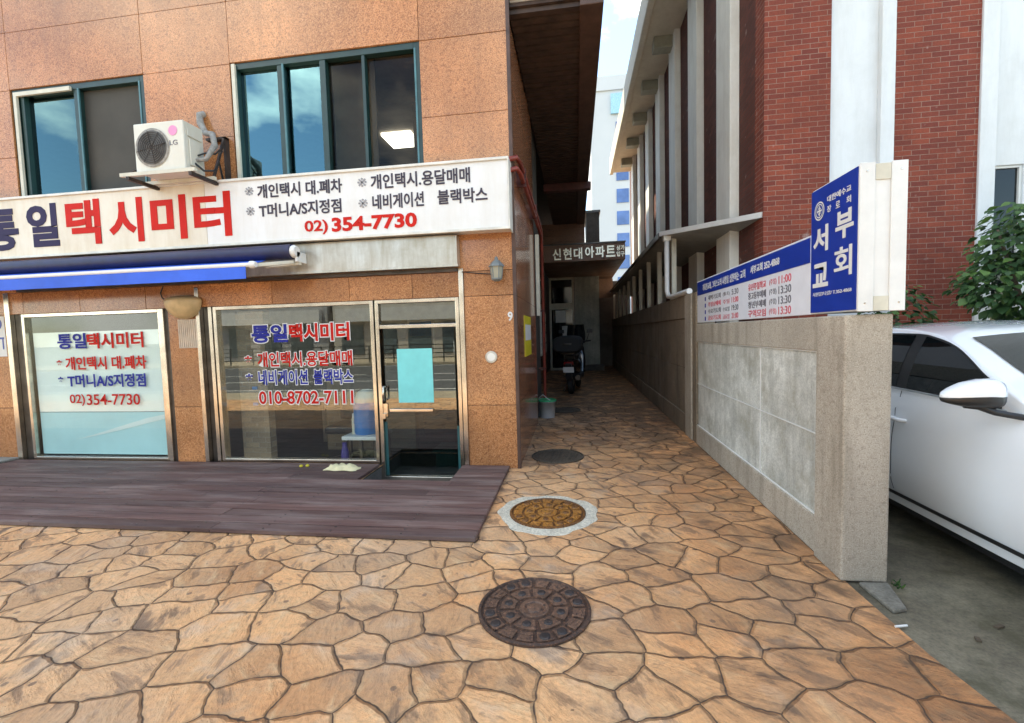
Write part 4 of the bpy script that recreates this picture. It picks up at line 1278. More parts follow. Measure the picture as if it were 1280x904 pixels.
tag(yw.build('yard_wall', M['concrete_dark']), 'dark wall added to shut the sun out of the alley end', 'wall')
for i_, (xa, za, lb) in enumerate(((-.80, 2.0, 'upper white paper notice on the apartment entrance door'), (-.55, 1.35, 'lower white paper notice on the apartment entrance door'))):
    o = MB().box(xa, xa + .42, 19.18, 19.19, za, za + .5).build('paper_notice', M['white'])
    tag(o, lb, 'notice', 'paper notices on the entrance door')
hut = thing('rooftop_hut', 'small dark grey box building above the canopy', 'hut', (.7, 17.5, 4.4))
MB().box(.46, .90, 16.4, 18.5, 4.4, 5.72).build('wall', M['concrete_dark'], hut)
MB().box(.42, .94, 16.35, 18.55, 5.72, 5.80).build('roof', M['steel_dark'], hut)
# tower far behind
tw = thing('apartment_tower', 'tall white apartment tower with blue windows behind the alley', 'tower', (12, 68, 0))
MB().box(2.4, 24, 60, 76, 0, 31.5).build('wall', M['tower_white'], tw)
MB().box(2.2, 24.2, 59.8, 76.2, 31.5, 33.2).build('roof', M['tower_white'], tw)
for k in range(11):
    s = MB()
    for x in (5.5, 9.0, 12.5, 16.0):
        s.box(x, x + 1.5, 59.9, 59.99, 1.2 + k * 2.75, 2.9 + k * 2.75)
    s.build('window', M['tower_blue'], tw)
MB().box(4.9, 6.9, 59.7, 59.98, 28.6, 31.0).build('roof_window', plain('pale_blue_glass', (.35, .6, .75), .1), tw)

# ------------------------------------------------------------------ church
chu = thing('church', 'red brick church with tall white columns along the alley', 'church', (8, 14, 0))
CY = 6.55
b_ = MB()
b_.box(2.5, 3.30, CY, CY + .3, 0, 12.5)
b_.box(4.03, 4.99, CY, CY + .3, 0, 12.5)
b_.build('wall', M['brick'], chu)
MB().box(2.5, 2.75, CY + .302, 21, 0, 9.0).build('alley_wall', M['brick_shaded'], chu)
s = MB()
s.box(3.30, 4.03, CY + .05, CY + .3, 0, 12.5)
s.box(3.87, 4.032, CY - .03, CY + .05, 0, 12.5)
s.box(4.99, 9.0, CY + .06, CY + .3, 3.52, 12.5); s.box(4.99, 5.22, CY + .06, CY + .3, 0, 3.52); s.box(5.55, 9.0, CY + .06, CY + .3, 0, 3.52)
s.box(4.988, 5.17, CY - .03, CY + .06, 0, 12.5); s.box(5.22, 5.55, CY + .06, CY + .3, 0, 1.5)
s.build('pilaster', M['white_clean'], chu, bevel=.008)
wf = window_frame('window', 5.22, 5.55, 1.5, 3.52, CY + .08, CY + .16, .03, [], M['white'], chu)
MB().box(5.25, 5.52, CY + .11, CY + .12, 1.53, 3.49).build('pane', M['car_glass'], wf)
MB().box(9.0, 18, CY, CY + .3, 0, 12.5).build('plain_wall', M['brick'], chu)
MB().box(2.75, 18, CY + .3, 21, 9.0, 9.3).build('roof', M['concrete_dark'], chu)
s = MB().box(2.75, 18, 20.8, 21, 0, 9.0); s.box(17.8, 18, CY + .3, 20.8, 0, 9); s.build('rear_wall', M['brick'], chu)
for i in range(7):
    ya = 7.45 + 1.89 * i
    s = MB(); s.box(2.37, 2.498, ya, ya + .70, 0, 8.42)
    s.box(2.36, 2.498, ya - .003, ya + .04, 0, 8.42)
    s.build('column', M['white_old'], chu, bevel=.01)
    MB().box(1.95, 2.5, ya + .2, ya + .5, 8.16, 8.418).build('bracket', M['lamp_glass'], chu, bevel=.01)
MB().box(1.72, 2.9, CY - .3, 20.6, 8.42, 8.50).build('eave_soffit', M['eave'], chu)
MB().box(1.62, 1.76, CY - .3, 20.7, 8.36, 9.05).build('eave', M['eave'], chu, bevel=.015)
# ---- lean-to roof between the church and the wall
ln = thing('lean_to_roof', 'white edged lean-to roof on posts between church and wall', 'lean-to', (2, 14, 2.1))
r_ = MB()
P = [(1.52, 8.35, 3.22), (2.49, 6.62, 3.05), (2.49, 20.5, 3.05), (1.52, 20.5, 3.22)]
r_.add(P + [(a, b, c + .05) for a, b, c in P], [(3, 2, 1, 0), (4, 5, 6, 7), (0, 1, 5, 4), (1, 2, 6, 5), (2, 3, 7, 6), (3, 0, 4, 7)])
r_.build('roof', plain('lean_to_sheet', (.34, .33, .29), .6), ln)
s = MB(); s.bar((1.49, 8.33, 3.255), (2.50, 6.58, 3.085), .03, .075); s.build('fascia', M['white'], ln)
s = MB(); s.bar((1.50, 8.4, 3.245), (1.50, 20.5, 3.245), .05, .10); s.build('gutter', M['steel_dark'], ln)
for i in range(10):
    yy = 8.40 + 1.37 * i
    MB().box(1.70, 1.78, yy, yy + .1, 2.1, 3.2).build('post', M['cream'], ln)
s = MB(); s.tube([(1.60, 8.30, 3.2), (1.60, 8.30, 2.25), (1.61, 8.22, 2.16), (1.63, 8.0, 2.14), (1.64, 6.9, 2.14)], .042, 12); s.build('downpipe', M['white'], ln)
s = MB(); s.box(1.54, 1.66, 8.24, 8.36, 3.12, 3.24); s.build('rain_head', M['white_old'], ln, bevel=.008)

# ------------------------------------------------------------------ boundary wall
bwl = thing('boundary_wall', 'beige stone boundary wall with pale grey panels beside the alley', 'wall', (1.77, 10, 0))
s = MB()
s.box(1.61, 1.875, 3.0, 3.335, 0, 1.655)
s.build('end_post', M['wallstone'], bwl, bevel=.012)
s = MB()
s.box(1.64, 1.88, 3.337, 6.55, 0, .26)
s.box(1.645, 1.88, 3.337, 6.55, 1.42, 1.655)
s.build('plinth', M['wallstone'], bwl, bevel=.008)
s = MB()
for (ya, yb) in ((3.337, 4.40), (4.406, 6.55)):
    for (za, zb) in ((.262, .835), (.841, 1.418)):
        s.box(1.668, 1.86, ya, yb, za, zb)
s.build('panel', M['panel'], bwl, bevel=.004)
s = MB()
s.bar((1.66, 3.34, .262), (1.66, 6.55, .262), .012, .012); s.bar((1.66, 3.34, 1.419), (1.66, 6.55, 1.419), .012, .012)
s.bar((1.664, 3.34, .838), (1.664, 6.55, .838), .008, .008); s.bar((1.664, 4.403, .27), (1.664, 4.403, 1.415), .008, .008)
s.build('joint', M['white'], bwl)
s = MB()
s.box(1.62, 1.90, 6.75, 7.12, 0, 2.10); s.build('pier', M['wallstone'], bwl, bevel=.01)
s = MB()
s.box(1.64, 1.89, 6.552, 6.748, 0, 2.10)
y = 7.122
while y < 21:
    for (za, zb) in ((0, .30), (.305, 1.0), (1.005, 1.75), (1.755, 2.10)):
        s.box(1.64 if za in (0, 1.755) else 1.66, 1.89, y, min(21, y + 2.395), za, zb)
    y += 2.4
s.build('far_section', M['wallstone_shaded'], bwl, bevel=.006)
wd = MB()
for i in range(12):
    a = random.uniform(0, 6.28); x = 1.895 + random.uniform(0, .035); y = 2.985 + random.uniform(-.03, .03); h = random.uniform(.012, .03)
    dx, dy = .03 * math.cos(a), .03 * math.sin(a)
    wd.add([(x, y, -.01), (x + .01, y, -.01), (x + dx, y + dy, h), (x + dx * .6, y + dy * .6, h * .9)], [(0, 1, 2, 3)])
o = wd.build('weeds', M['leaf'], recalc=False)
o['kind'] = 'stuff'; tag(o, 'tuft of small green weeds at the wall post foot', 'weeds')
kb = MB().prism([(1.70, 2.98), (1.87, 2.99), (1.80, 2.72), (1.715, 2.69)], -.011, .014)
tag(kb.build('kerb_block', M['old_kerb'], bevel=.008), 'loose grey stone block at the foot of the wall post', 'stone')
for i, (x, y, l_, a) in enumerate(((2.17, 2.62, .05, .4), (2.24, 2.53, .04, 1.0), (2.26, 2.4, .06, .2), (2.30, 2.34, .04, .6), (1.98, 2.5, .035, 1.2))):
    o = MB().obox((x, y, -.004), (l_ * math.cos(a) * .5, l_ * math.sin(a) * .5, 0), (-.01 * math.sin(a), .01 * math.cos(a), 0), (0, 0, .005)).build('dead_leaf', M['bark'])
    tag(o, 'tiny dark dead leaf on the concrete by the car', 'leaf', 'dead leaves on the concrete')
ci = MB().tube([(1.635, 2.55, .008), (1.70, 2.565, .008)], .006, 8).build('cigarette_end', M['white'])
tag(ci, 'white cigarette end on the stamped paving near the stone block', 'cigarette end')

# ------------------------------------------------------------------ church signs
cs = thing('church_sign', 'blue church sign box with white letters on the wall post', 'sign', (1.78, 3.22, 1.67))
s = MB(); s.box(1.655, 1.90, 2.965, 3.50, 1.675, 2.525); s.build('casing', M['white'], cs, bevel=.006)
for x0_, x1_ in ((1.653, 1.735), (1.82, 1.905)):
    MB().box(x0_, x1_, 2.955, 2.964, 1.672, 2.53).build('end_trim', M['white'], cs, bevel=.003)
for z0_, z1_ in ((2.43, 2.52), (1.675, 1.76)):
    MB().box(1.737, 1.818, 2.958, 2.964, z0_, z1_).build('end_plate', M['cream'], cs)
for z in (1.72, 2.48):
    for x in (1.69, 1.87): MB().lathe((x, 2.955, z), [(.006, 0), (.005, .003)], 8, 'Y').build('screw', M['steel'], cs)
MB().box(1.648, 1.654, 2.972, 3.492, 1.685, 2.515).build('blue_face', M['sign_blue'], cs)
def xtext(par, s_, mat, y_left, y_right, z0, z1, x, bold=.02, depth=.002, mb=None):
    own = mb is None
    mb = mb or MB()
    text(mb, s_, (x, y_left, z0), (0, -1, 0), (0, 0, 1), y_left - y_right, z1 - z0, depth, bold)
    if own: return mb.build('lettering', mat, par, recalc=False)
q = MB()
X_ = 1.6475
for ch_, ya, yb, za, zb in (('부', 3.19, 3.00, 2.13, 2.30), ('서', 3.46, 3.275, 2.09, 2.26), ('회', 3.20, 3.01, 1.90, 2.08), ('교', 3.46, 3.27, 1.855, 2.015)):
    xtext(cs, ch_, None, ya, yb, za, zb, X_, .018 if ch_ == '회' else .032, .002, q)
xtext(cs, '대한예수교', None, 3.29, 3.03, 2.395, 2.435, X_, .01, .002, q)
for ch_, ya in (('장', 3.29), ('로', 3.19), ('회', 3.075)):
    xtext(cs, ch_, None, ya, ya - .045, 2.33, 2.372, X_, .01, .002, q)
xtext(cs, '서현담7나길7 T.352-4868', None, 3.46, 3.01, 1.795, 1.822, X_, .0, .002, q)
q.build('lettering', M['white'], cs, recalc=False)
q = MB()
def ring(mb, yc, zc, r, w, n=28):
    rows = [[(X_ - .002, yc + rr * math.cos(2 * math.pi * i / n), zc + rr * math.sin(2 * math.pi * i / n)) for i in range(n)] for rr in (r, r - w)]
    mb.grid(rows, False, True)
ring(q, 3.385, 2.365, .062, .009); ring(q, 3.385, 2.365, .046, .006)
q.obox((X_ - .002, 3.385, 2.365), (.0005, 0, 0), (0, .03, 0), (0, 0, .005)); q.obox((X_ - .002, 3.385, 2.365), (.0006, 0, 0), (0, .005, 0), (0, 0, .034))
ring(q, 3.385, 2.365, .024, .005, 18)
q.build('emblem', M['white'], cs, recalc=False)
nb_ = thing('notice_board', 'long white church notice board with a blue heading on the wall', 'notice board', (1.7, 5, 1.67))
s = MB(); s.box(1.655, 1.685, 3.503, 6.53, 1.675, 2.23); s.build('board', M['board_white'], nb_, bevel=.004)
s = MB(); s.box(1.651, 1.656, 3.515, 6.515, 2.04, 2.215); s.build('heading_band', M['sign_blue'], nb_)
q = MB(); xtext(nb_, '거룩한교회, 그리스도의 사랑을 실천하는 교회', None, 6.25, 4.75, 2.075, 2.165, 1.6505, .01, .002, q); q.build('heading', M['white'], nb_, recalc=False); q = MB(); xtext(nb_, '서부교회 352-4868', None, 4.62, 4.0, 2.095, 2.17, 1.6505, .02, .002, q); q.build('heading', M['white'], nb_, recalc=False)
gq = M['notice_grey']; rq = M['pink_red']; bq = MB()
XR = 1.6545
rows_l = (('새벽기도회', '(월-토)', '5:30', gq), ('주일낮예배', '주일', '11:00', rq), ('수요기도회', '수요일', '19:30', gq), ('금요기도회', '금요일', '21:00', rq))
rows_r = (('유년주일학교', '(주일)', '11:00', rq), ('중고등부예배', '(주일)', '13:30', gq), ('청년부예배', '(주일)', '13:30', gq), ('구역모임', '(주일)', '13:30', rq))
for i in range(4):
    z = 1.945 - i * .083
    q = MB(); t, dday, tm, mb_ = rows_l[i]
    xtext(nb_, t, None, 6.02, 5.52, z, z + .058, XR, .015, .002, q); xtext(nb_, dday, None, 5.44, 5.22, z, z + .05, XR, .0, .002, q); xtext(nb_, tm, None, 5.15, 4.95, z, z + .058, XR, .01, .002, q); q.build('lettering', mb_, nb_, recalc=False)
    q = MB(); t, dday, tm, mb_ = rows_r[i]
    xtext(nb_, t, None, 4.68, 4.27, z - .005, z + .062, XR, .02, .002, q); xtext(nb_, dday, None, 4.20, 4.06, z, z + .055, XR, .0, .002, q); xtext(nb_, tm, None, 4.02, 3.80, z - .002, z + .062, XR, .01, .002, q); q.build('lettering', mb_, nb_, recalc=False)
    bq.box(XR - .003, XR, 6.12, 6.16, z, z + .05)
bq.build('marks', M['blue'], nb_)

# ------------------------------------------------------------------ manhole covers
def manhole(label, x, y, r, mat, patch=False, pattern=True, raised=None):
    t = thing('manhole_cover', label, 'manhole cover', (x, y, 0), random.uniform(0, 1), 'manhole covers in the paving')
    s = MB(); s.lathe((0, 0, 0), [(r, .002), (r, .014), (r - .016, .018), (r - .022, .005), (r - .05, .0045), (.02, .0045)], 64, smooth=False)
    s.build('plate', mat, t, local=True)
    def sector(mb, r0, r1, a0, a1, h, n=4):
        pts = []
        A = [a0 + (a1 - a0) * i / n for i in range(n + 1)]
        pts = [(r0 * math.cos(a), r0 * math.sin(a)) for a in A] + [(r1 * math.cos(a), r1 * math.sin(a)) for a in reversed(A)]
        mb.prism(pts, .004, h)
    if pattern:
        s = MB(); bs = MB(); k = r / .33
        for i in range(16):
            a = i * math.pi / 8
            sector(s, .225 * k, .295 * k, a + .045, a + math.pi / 8 - .045, .015)
            am = a + math.pi / 16
            if i % 4 in (0, 1):
                bs.lathe((.262 * k * math.cos(am), .262 * k * math.sin(am), .0145), [(.03 * k, 0), (.028 * k, .006), (.018 * k, .007)], 14)
            else:
                for j in (-1, 1):
                    ca, sa = math.cos(am), math.sin(am)
                    s.obox(((.262 + j * .014) * k * ca, (.262 + j * .014) * k * sa, .017), (.005 * k * ca, .005 * k * sa, 0), (-.026 * k * sa, .026 * k * ca, 0), (0, 0, .0025))
        for i in range(8):
            a = i * math.pi / 4 + .1
            sector(s, .115 * k, .20 * k, a + .07, a + math.pi / 4 - .07, .015)
            am = a + math.pi / 8
            bs.lathe((.158 * k * math.cos(am), .158 * k * math.sin(am), .0145), [(.026 * k, 0), (.024 * k, .006), (.012 * k, .007)], 14)
        s.lathe((0, 0, .004), [(.088 * k, 0), (.086 * k, .011), (.06 * k, .0112), (.057 * k, .004), (.045 * k, .004), (.042 * k, .013), (.01, .014)], 28)
        s.build('pattern', raised or mat, t, local=True, bevel=.0015)
        bs.build('raised_pattern', M['iron_boss'] if raised is M['iron_worn'] else mat, t, local=True)
    else:
        s = MB()
        n = int(r / .03)
        for i in range(-n, n + 1):
            for j in range(-n, n + 1):
                px, py = i * .045 + (j % 2) * .0225, j * .04
                if px * px + py * py < (r - .06) ** 2:
                    s.box(px - .013, px + .013, py - .009, py + .009, .005, .0085)
        s.build('studs', mat, t, local=True)
    if patch:
        s = MB(); n = 64; top = []; inn = []
        for i in range(n):
            a = 2 * math.pi * i / n
            rr = r + .10 + .016 * math.sin(3 * a + 1) + .012 * math.sin(7 * a) + .008 * math.sin(13 * a + 2) + random.uniform(-.004, .004)
            top.append((rr * math.cos(a), rr * math.sin(a), .0045)); inn.append(((r + .001) * math.cos(a), (r + .001) * math.sin(a), .0045))
        s.grid([top, inn], False, True)
        s.grid([[(a * 1.01, b * 1.01, 0.001) for a, b, c in top], top], False, True)
        s.build('mortar_ring', M['patch'], t, local=True)
    return t
manhole('rusty dark brown manhole cover in bare paving with raised blocks', -.265, 2.53, .325, M['iron_rust'], raised=M['iron_worn'])
manhole('ochre rusty manhole cover set in a white mortar ring', -.275, 3.95, .335, M['iron_ochre'], True, raised=M['iron_ochre_worn'])
manhole('plain dark manhole cover by the foot of the corner pillar', -.255, 5.81, .335, M['iron_dark'], False, False)
manhole('dim plain manhole cover in the alley beside the pail', -.25, 9.3, .33, M['iron_dark'], False, False)

# ------------------------------------------------------------------ parked car (front towards the street)
car = thing('parked_car', 'white parked car behind the stone wall with a folded out mirror', 'car', (3.31, 3.85, -.01))
CXm = 3.31
YN, YR = 1.25, 6.05
def lerp(t, pts):
    """monotone cubic through the points"""
    n = len(pts)
    if t <= pts[0][0]: return pts[0][1]
    if t >= pts[-1][0]: return pts[-1][1]
    dl = [(pts[i + 1][1] - pts[i][1]) / (pts[i + 1][0] - pts[i][0]) for i in range(n - 1)]
    def tang(i):
        if i == 0: return dl[0]
        if i == n - 1: return dl[-1]
        if dl[i - 1] * dl[i] <= 0: return 0.0
        return 2 * dl[i - 1] * dl[i] / (dl[i - 1] + dl[i])
    for i in range(n - 1):
        if t <= pts[i + 1][0]:
            h = pts[i + 1][0] - pts[i][0]; u = (t - pts[i][0]) / h
            return (pts[i][1] * (2 * u ** 3 - 3 * u * u + 1) + tang(i) * h * (u ** 3 - 2 * u * u + u)
                    + pts[i + 1][1] * (3 * u * u - 2 * u ** 3) + tang(i + 1) * h * (u ** 3 - u * u))
TOP = [(1.25, .62), (1.33, .80), (1.6, .93), (2.1, 1.0), (2.72, 1.075), (3.1, 1.29), (3.45, 1.47), (3.75, 1.565), (4.2, 1.60), (4.8, 1.585), (5.3, 1.52), (5.65, 1.36), (5.88, 1.08), (6.0, .95), (6.05, .70)]
PLAN = [(1.25, .60), (1.35, .76), (1.6, .87), (2.2, .925), (3.4, .94), (4.6, .94), (5.4, .91), (5.85, .83), (6.05, .66)]
BOT = [(1.25, .34), (1.45, .24), (1.9, .22), (5.5, .22), (5.9, .28), (6.05, .40)]
BELT = [(1.25, .62), (1.55, .85), (2.6, 1.04), (3.4, 1.085), (4.2, 1.10), (5.3, 1.14), (5.8, 1.05), (6.05, .72)]
def side(y, z):
    """half width of the body at station y and height z"""
    wmx = lerp(y, PLAN); zb = lerp(y, BELT)
    if z <= zb:
        t = max(0, min(1, (z - .22) / max(.05, zb - .22)))
        crease = .014 * math.exp(-((z - (zb - .13)) / .035) ** 2) + .012 * math.exp(-((z - .42) / .07) ** 2)
        return crease + wmx * (0.955 + 0.045 * math.sin(math.pi * min(1, t * 1.05) ** .9) - .035 * t ** 4) - .02 * (1 - t) ** 2
    t = (z - zb)
    return side(y, zb) - .16 * t - .44 * t * t
def car_pt(y, s):
    """s: 0 sill .. .5 belt .. 1 roof edge .. 2 roof centre"""
    zt = lerp(y, TOP); zb = min(lerp(y, BELT), zt - .012); z0 = lerp(y, BOT)
    ze = zt - .055 * min(1, (zt - zb) / .3)
    if s <= .5:
        z = z0 + (zb - z0) * s / .5
        return side(y, z), z
    if s <= 1:
        z = zb + (ze - zb) * (s - .5) / .5
        return side(y, z), z
    e = side(y, ze); u = s - 1
    return e * math.cos(u * math.pi / 2) if False else e * (1 - u), ze + (zt - ze) * math.sin(u * math.pi / 2) ** .8
SS = [0, .06, .12, .2, .28, .36, .43, .48, .5, .55, .62, .7, .78, .86, .93, 1, 1.05, 1.12, 1.25, 1.45, 1.7, 2]
YS = [YN + (YR - YN) * i / 70 for i in range(71)]
s = MB()
rows = []
for y in YS:
    half = [car_pt(y, t) for t in SS]
    rows.append([(CXm - h, y, z) for h, z in half] + [(CXm + h, y, z) for h, z in reversed(half[:-1])])
s.grid(rows)
for r_e in (rows[0], rows[-1]):
    s.add(r_e, [tuple(range(len(r_e)))])
body = s.build('body', M['car_white'], car)
def side_panel(poly_y, lo, hi, off, sgn=-1, n=7, thick=.004):
    """strip lying on the body side: for stations y the heights lo(y)..hi(y)"""
    f = []
    for y in poly_y:
        r = []
        for j in range(n):
            z = lo(y) + (hi(y) - lo(y)) * j / (n - 1)
            r.append((CXm + sgn * (side(y, z) + off), y, z))
        f.append(r)
    return f
def win_top(y):
    return lerp(y, [(2.98, 1.10), (3.02, 1.185), (3.15, 1.25), (3.3, 1.34), (3.45, 1.415), (3.6, 1.46), (3.85, 1.50), (4.3, 1.505), (4.9, 1.49), (5.2, 1.44), (5.45, 1.30)])
def win_lo(y): return lerp(y, BELT) + .022
for sgn in (-1, 1):
    s = MB(); s.grid(side_panel([2.99 + i * .05 for i in range(16)] + [3.765], lambda y: win_lo(y) - .012, lambda y: win_top(y) + .012, .003, sgn)); s.grid(side_panel([3.765 + i * .08 for i in range(21)], lambda y: win_lo(y) - .012, lambda y: win_top(y) + .012, .003, sgn))
    sur = s.build('window_surround', M['black_plastic'], car)
    s = MB(); s.grid(side_panel([3.16 + i * .06 for i in range(11)], win_lo, win_top, .006, sgn)); g1 = s.build('side_glass', M['car_glass'], car)
    s = MB(); s.grid(side_panel([3.87 + i * .08 for i in range(13)], win_lo, win_top, .006, sgn)); s.build('side_glass', M['car_glass'], car)
    s = MB(); s.grid(side_panel([5.0 + i * .06 for i in range(7)], win_lo, win_top, .006, sgn)); s.build('side_glass', M['car_glass'], car)
    s = MB(); s.grid(side_panel([2.99, 3.03, 3.07, 3.11, 3.13], win_lo, win_top, .006, sgn)); s.build('quarter_glass', M['car_glass'], car)
    s = MB(); s.grid(side_panel([2.95 + i * .1 for i in range(26)], lambda y: win_lo(y) - .022, lambda y: win_lo(y) - .008, .009, sgn, 3)); s.build('belt_trim', M['chrome'], car)
    s = MB(); s.grid(side_panel([2.56 + i * .1 for i in range(22)], lambda y: .285, lambda y: .315, .006, sgn, 3)); s.build('sill_trim', M['black_plastic'], car)
    s = MB()
    for y0 in (3.80, 2.62, 4.95):
        s.grid(side_panel([y0, y0 + .007], lambda y: .33, lambda y: win_lo(y) - .03, .0015, sgn, 12))
    s.build('door_gap', M['black_plastic'], car)
    h = MB(); hx = CXm + sgn * (side(3.8, .885) + .012)
    h.tube([(hx - sgn * .02, 3.68, .875), (hx + sgn * .02, 3.705, .878), (hx + sgn * .025, 3.78, .882), (hx + sgn * .02, 3.86, .884), (hx - sgn * .02, 3.885, .884)], [.012, .016, .017, .016, .012], 10)
    h.tube([(hx - sgn * .02, 4.75, .895), (hx + sgn * .02, 4.775, .898), (hx + sgn * .025, 4.85, .902), (hx + sgn * .02, 4.93, .904), (hx - sgn * .02, 4.955, .904)], [.012, .016, .017, .016, .012], 10)
    h.build('door_handle', M['car_white'], car)
    # mirror: shell, black lower half and arm
    mr = MB()
    mcx = CXm + sgn * 1.075
    rows = []
    secs = [(-.118, .04, .045), (-.112, .06, .068), (-.08, .08, .08), (-.02, .085, .076), (.05, .075, .062), (.10, .06, .042), (.135, .036, .024), (.15, .01, .008)]
    for (t, a, b) in secs:
        row = []
        for i in range(20):
            an = 2 * math.pi * i / 20
            ca, sa = math.cos(an), math.sin(an)
            row.append((mcx - sgn * .015 + sgn * t * .95, 2.93 + t * .2 + a * math.copysign(abs(ca) ** .75, ca), 1.19 - .16 * max(0, t) + b * math.copysign(abs(sa) ** .8, sa)))
        rows.append(row)
    mr.grid(rows, close=True); mr.add(rows[0], [tuple(range(20))]); mr.add(rows[-1], [tuple(range(20))])
    mo = mr.build('door_mirror', M['car_white'], car)
    lw = MB(); mz = 1.165
    lr = [[(x, 2.93 + (y - 2.93) * .985, mz + (z - mz) * .93 - .016) for x, y, z in row] for row in rows]
    lw.grid(lr, close=True); lw.add(lr[0], [tuple(range(20))]); lw.add(lr[-1], [tuple(range(20))])
    lw.build('lower_shell', M['black_plastic'], mo)
    a_ = MB(); a_.tube([(CXm + sgn * (side(2.93, 1.05) - .01), 2.86, 1.055), (CXm + sgn * .98, 2.885, 1.08), (mcx - sgn * .03, 2.91, 1.115), (mcx + sgn * .03, 2.93, 1.118)], [.018, .018, .024, .02], 10)
    a_.build('mirror_arm', M['black_plastic'], mo)
# windscreen and rear glass lie on the upper surface
def top_strip(y0, y1, inset, off, n=12):
    rows = []
    for i in range(n):
        y = y0 + (y1 - y0) * i / (n - 1)
        row = []
        for j in range(15):
            u = 1.2 + .8 * min(1, j / 7) if j <= 7 else 1.2 + .8 * min(1, (14 - j) / 7)
            h, z = car_pt(y, u)
            x = CXm - h * inset if j <= 7 else CXm + h * inset
            row.append((x, y - off * .6, z + off))
        rows.append(row)
    return rows
MB().grid(top_strip(2.80, 3.56, 1.0, .006)).build('windscreen', M['car_glass'], car)
MB().grid(top_strip(5.4, 5.78, 1.0, .006)).build('rear_glass', M['car_glass'], car)
for nm, y in (('wheel', 2.10), ('wheel', 5.13)):
    for sgn in (-1, 1):
        ws = MB(); pr = [(.2, -.1), (.30, -.105), (.335, -.08), (.34, 0), (.335, .08), (.30, .105), (.2, .1)]
        ws.lathe((CXm + sgn * .835, y, .33), pr, 32, 'X'); wo = ws.build('wheel', M['rubber'], car)
        h = MB(); h.lathe((CXm + sgn * .9, y, .33), [(.215, -.02), (.215, .02), (.18, .025), (.17, 0), (.05, .01)], 28, 'X', False)
        for k in range(5):
            a = k * 2 * math.pi / 5
            h.bar((CXm + sgn * .93, y, .33), (CXm + sgn * .93, y + .2 * math.cos(a), .33 + .2 * math.sin(a)), .06, .02, (1, 0, 0))
        h.build('rim', M['chrome'], wo)
        ar = MB(); ar.grid([[(CXm + sgn * (side(y, .5) + .004), y + rr * math.cos(t), max(.23, .33 + rr * math.sin(t))) for t in [math.pi * i / 16 for i in range(17)]] for rr in (.385, .355)]); ar.build('wheel_arch', M['black_plastic'], car)
for sgn in (-1, 1):
    s = MB(); s.obox((CXm + sgn * .62, 1.36, .72), (.16, 0, 0), (sgn * .03, .05, 0), (0, .03, .05)); s.build('headlight', M['chrome'], car, bevel=.02)
    s = MB(); s.obox((CXm + sgn * .66, 6.0, .92), (.15, 0, 0), (0, .04, 0), (0, .01, .05)); s.build('tail_light', M['tail_red'], car, bevel=.02)
s = MB(); s.box(CXm - .45, CXm + .45, 1.23, 1.29, .45, .62); s.build('front_grille', M['black_plastic'], car, bevel=.01)
s = MB(); s.box(CXm - .82, CXm + .82, 1.6, 5.8, .15, .24); s.build('underside', M['black_plastic'], car)

# ------------------------------------------------------------------ greenery
def leafy(name, label, cat, base, blobs, n, size, trunk_pts, mat, group=None):
    t = thing(name, label, cat, base, 0, group)
    tr = MB()
    for pts, rs in trunk_pts:
        tr.tube(pts, rs, 8)
    tr.build('trunk', M['bark'], t)
    lv = MB()
    for i in range(n):
        c, rad = random.choices(blobs, [b[1][0] * b[1][2] * b[1][1] for b in blobs])[0]
        d = Vector((random.gauss(0, 1), random.gauss(0, 1), random.gauss(0, 1))).normalized() * random.uniform(.45, 1.0) ** .6
        p = Vector(c) + Vector((d.x * rad[0], d.y * rad[1], d.z * rad[2]))
        out = Vector((d.x, d.y, d.z * .3 - .25)).normalized()
        ax = (out + Vector((random.uniform(-.6, .6), random.uniform(-.6, .6), random.uniform(-.5, .1)))).normalized()
        nrm = Vector((random.uniform(-.5, .5), random.uniform(-.7, .3), 1)).normalized()
        sd = ax.cross(nrm).normalized()
        nrm = sd.cross(ax)
        L_ = size * random.uniform(.6, 1.25); W = L_ * .42
        prof = [(0, .05), (.2, .7), (.45, 1.0), (.7, .75), (.9, .3), (1, .02)]
        W *= random.uniform(.75, 1.2)
        vs = []
        for u, w_ in prof:
            q_ = p + ax * (L_ * u) - nrm * (L_ * .25 * u * u)
            vs += [q_ - sd * W * w_ + nrm * W * .25 * w_, q_, q_ + sd * W * w_ + nrm * W * .25 * w_]
        fs = []
        for k in range(len(prof) - 1):
            a = k * 3
            fs += [(a, a + 1, a + 4, a + 3), (a + 1, a + 2, a + 5, a + 4)]
        lv.add(vs, fs, True)
    lv.build('crown', mat, t, recalc=False)
    return t
leafy('leafy_tree', 'broad leaved green tree behind the white car by the church wall', 'tree', (4.75, 5.35, 0),
      [((4.65, 5.3, 1.95), (.75, .5, .40)), ((4.6, 5.3, 2.35), (.55, .45, .28)), ((4.85, 5.3, 2.62), (.70, .45, .22)), ((4.22, 5.25, 1.95), (.38, .3, .22)), ((4.25, 5.25, 2.68), (.16, .15, .12)), ((5.6, 5.4, 2.3), (.7, .5, .7)), ((5.2, 5.3, 1.7), (.8, .4, .35))], 4300, .08,
      [([(4.75, 5.35, -.01), (4.78, 5.33, .9), (4.72, 5.3, 1.6), (4.8, 5.3, 2.4)], [.07, .06, .045, .015]), ([(4.75, 5.32, 1.3), (4.45, 5.28, 1.8), (4.2, 5.25, 2.5)], [.035, .025, .01]), ([(4.75, 5.32, 1.5), (5.2, 5.35, 2.0), (5.6, 5.4, 2.6)], [.035, .025, .01])], M['leaf'])
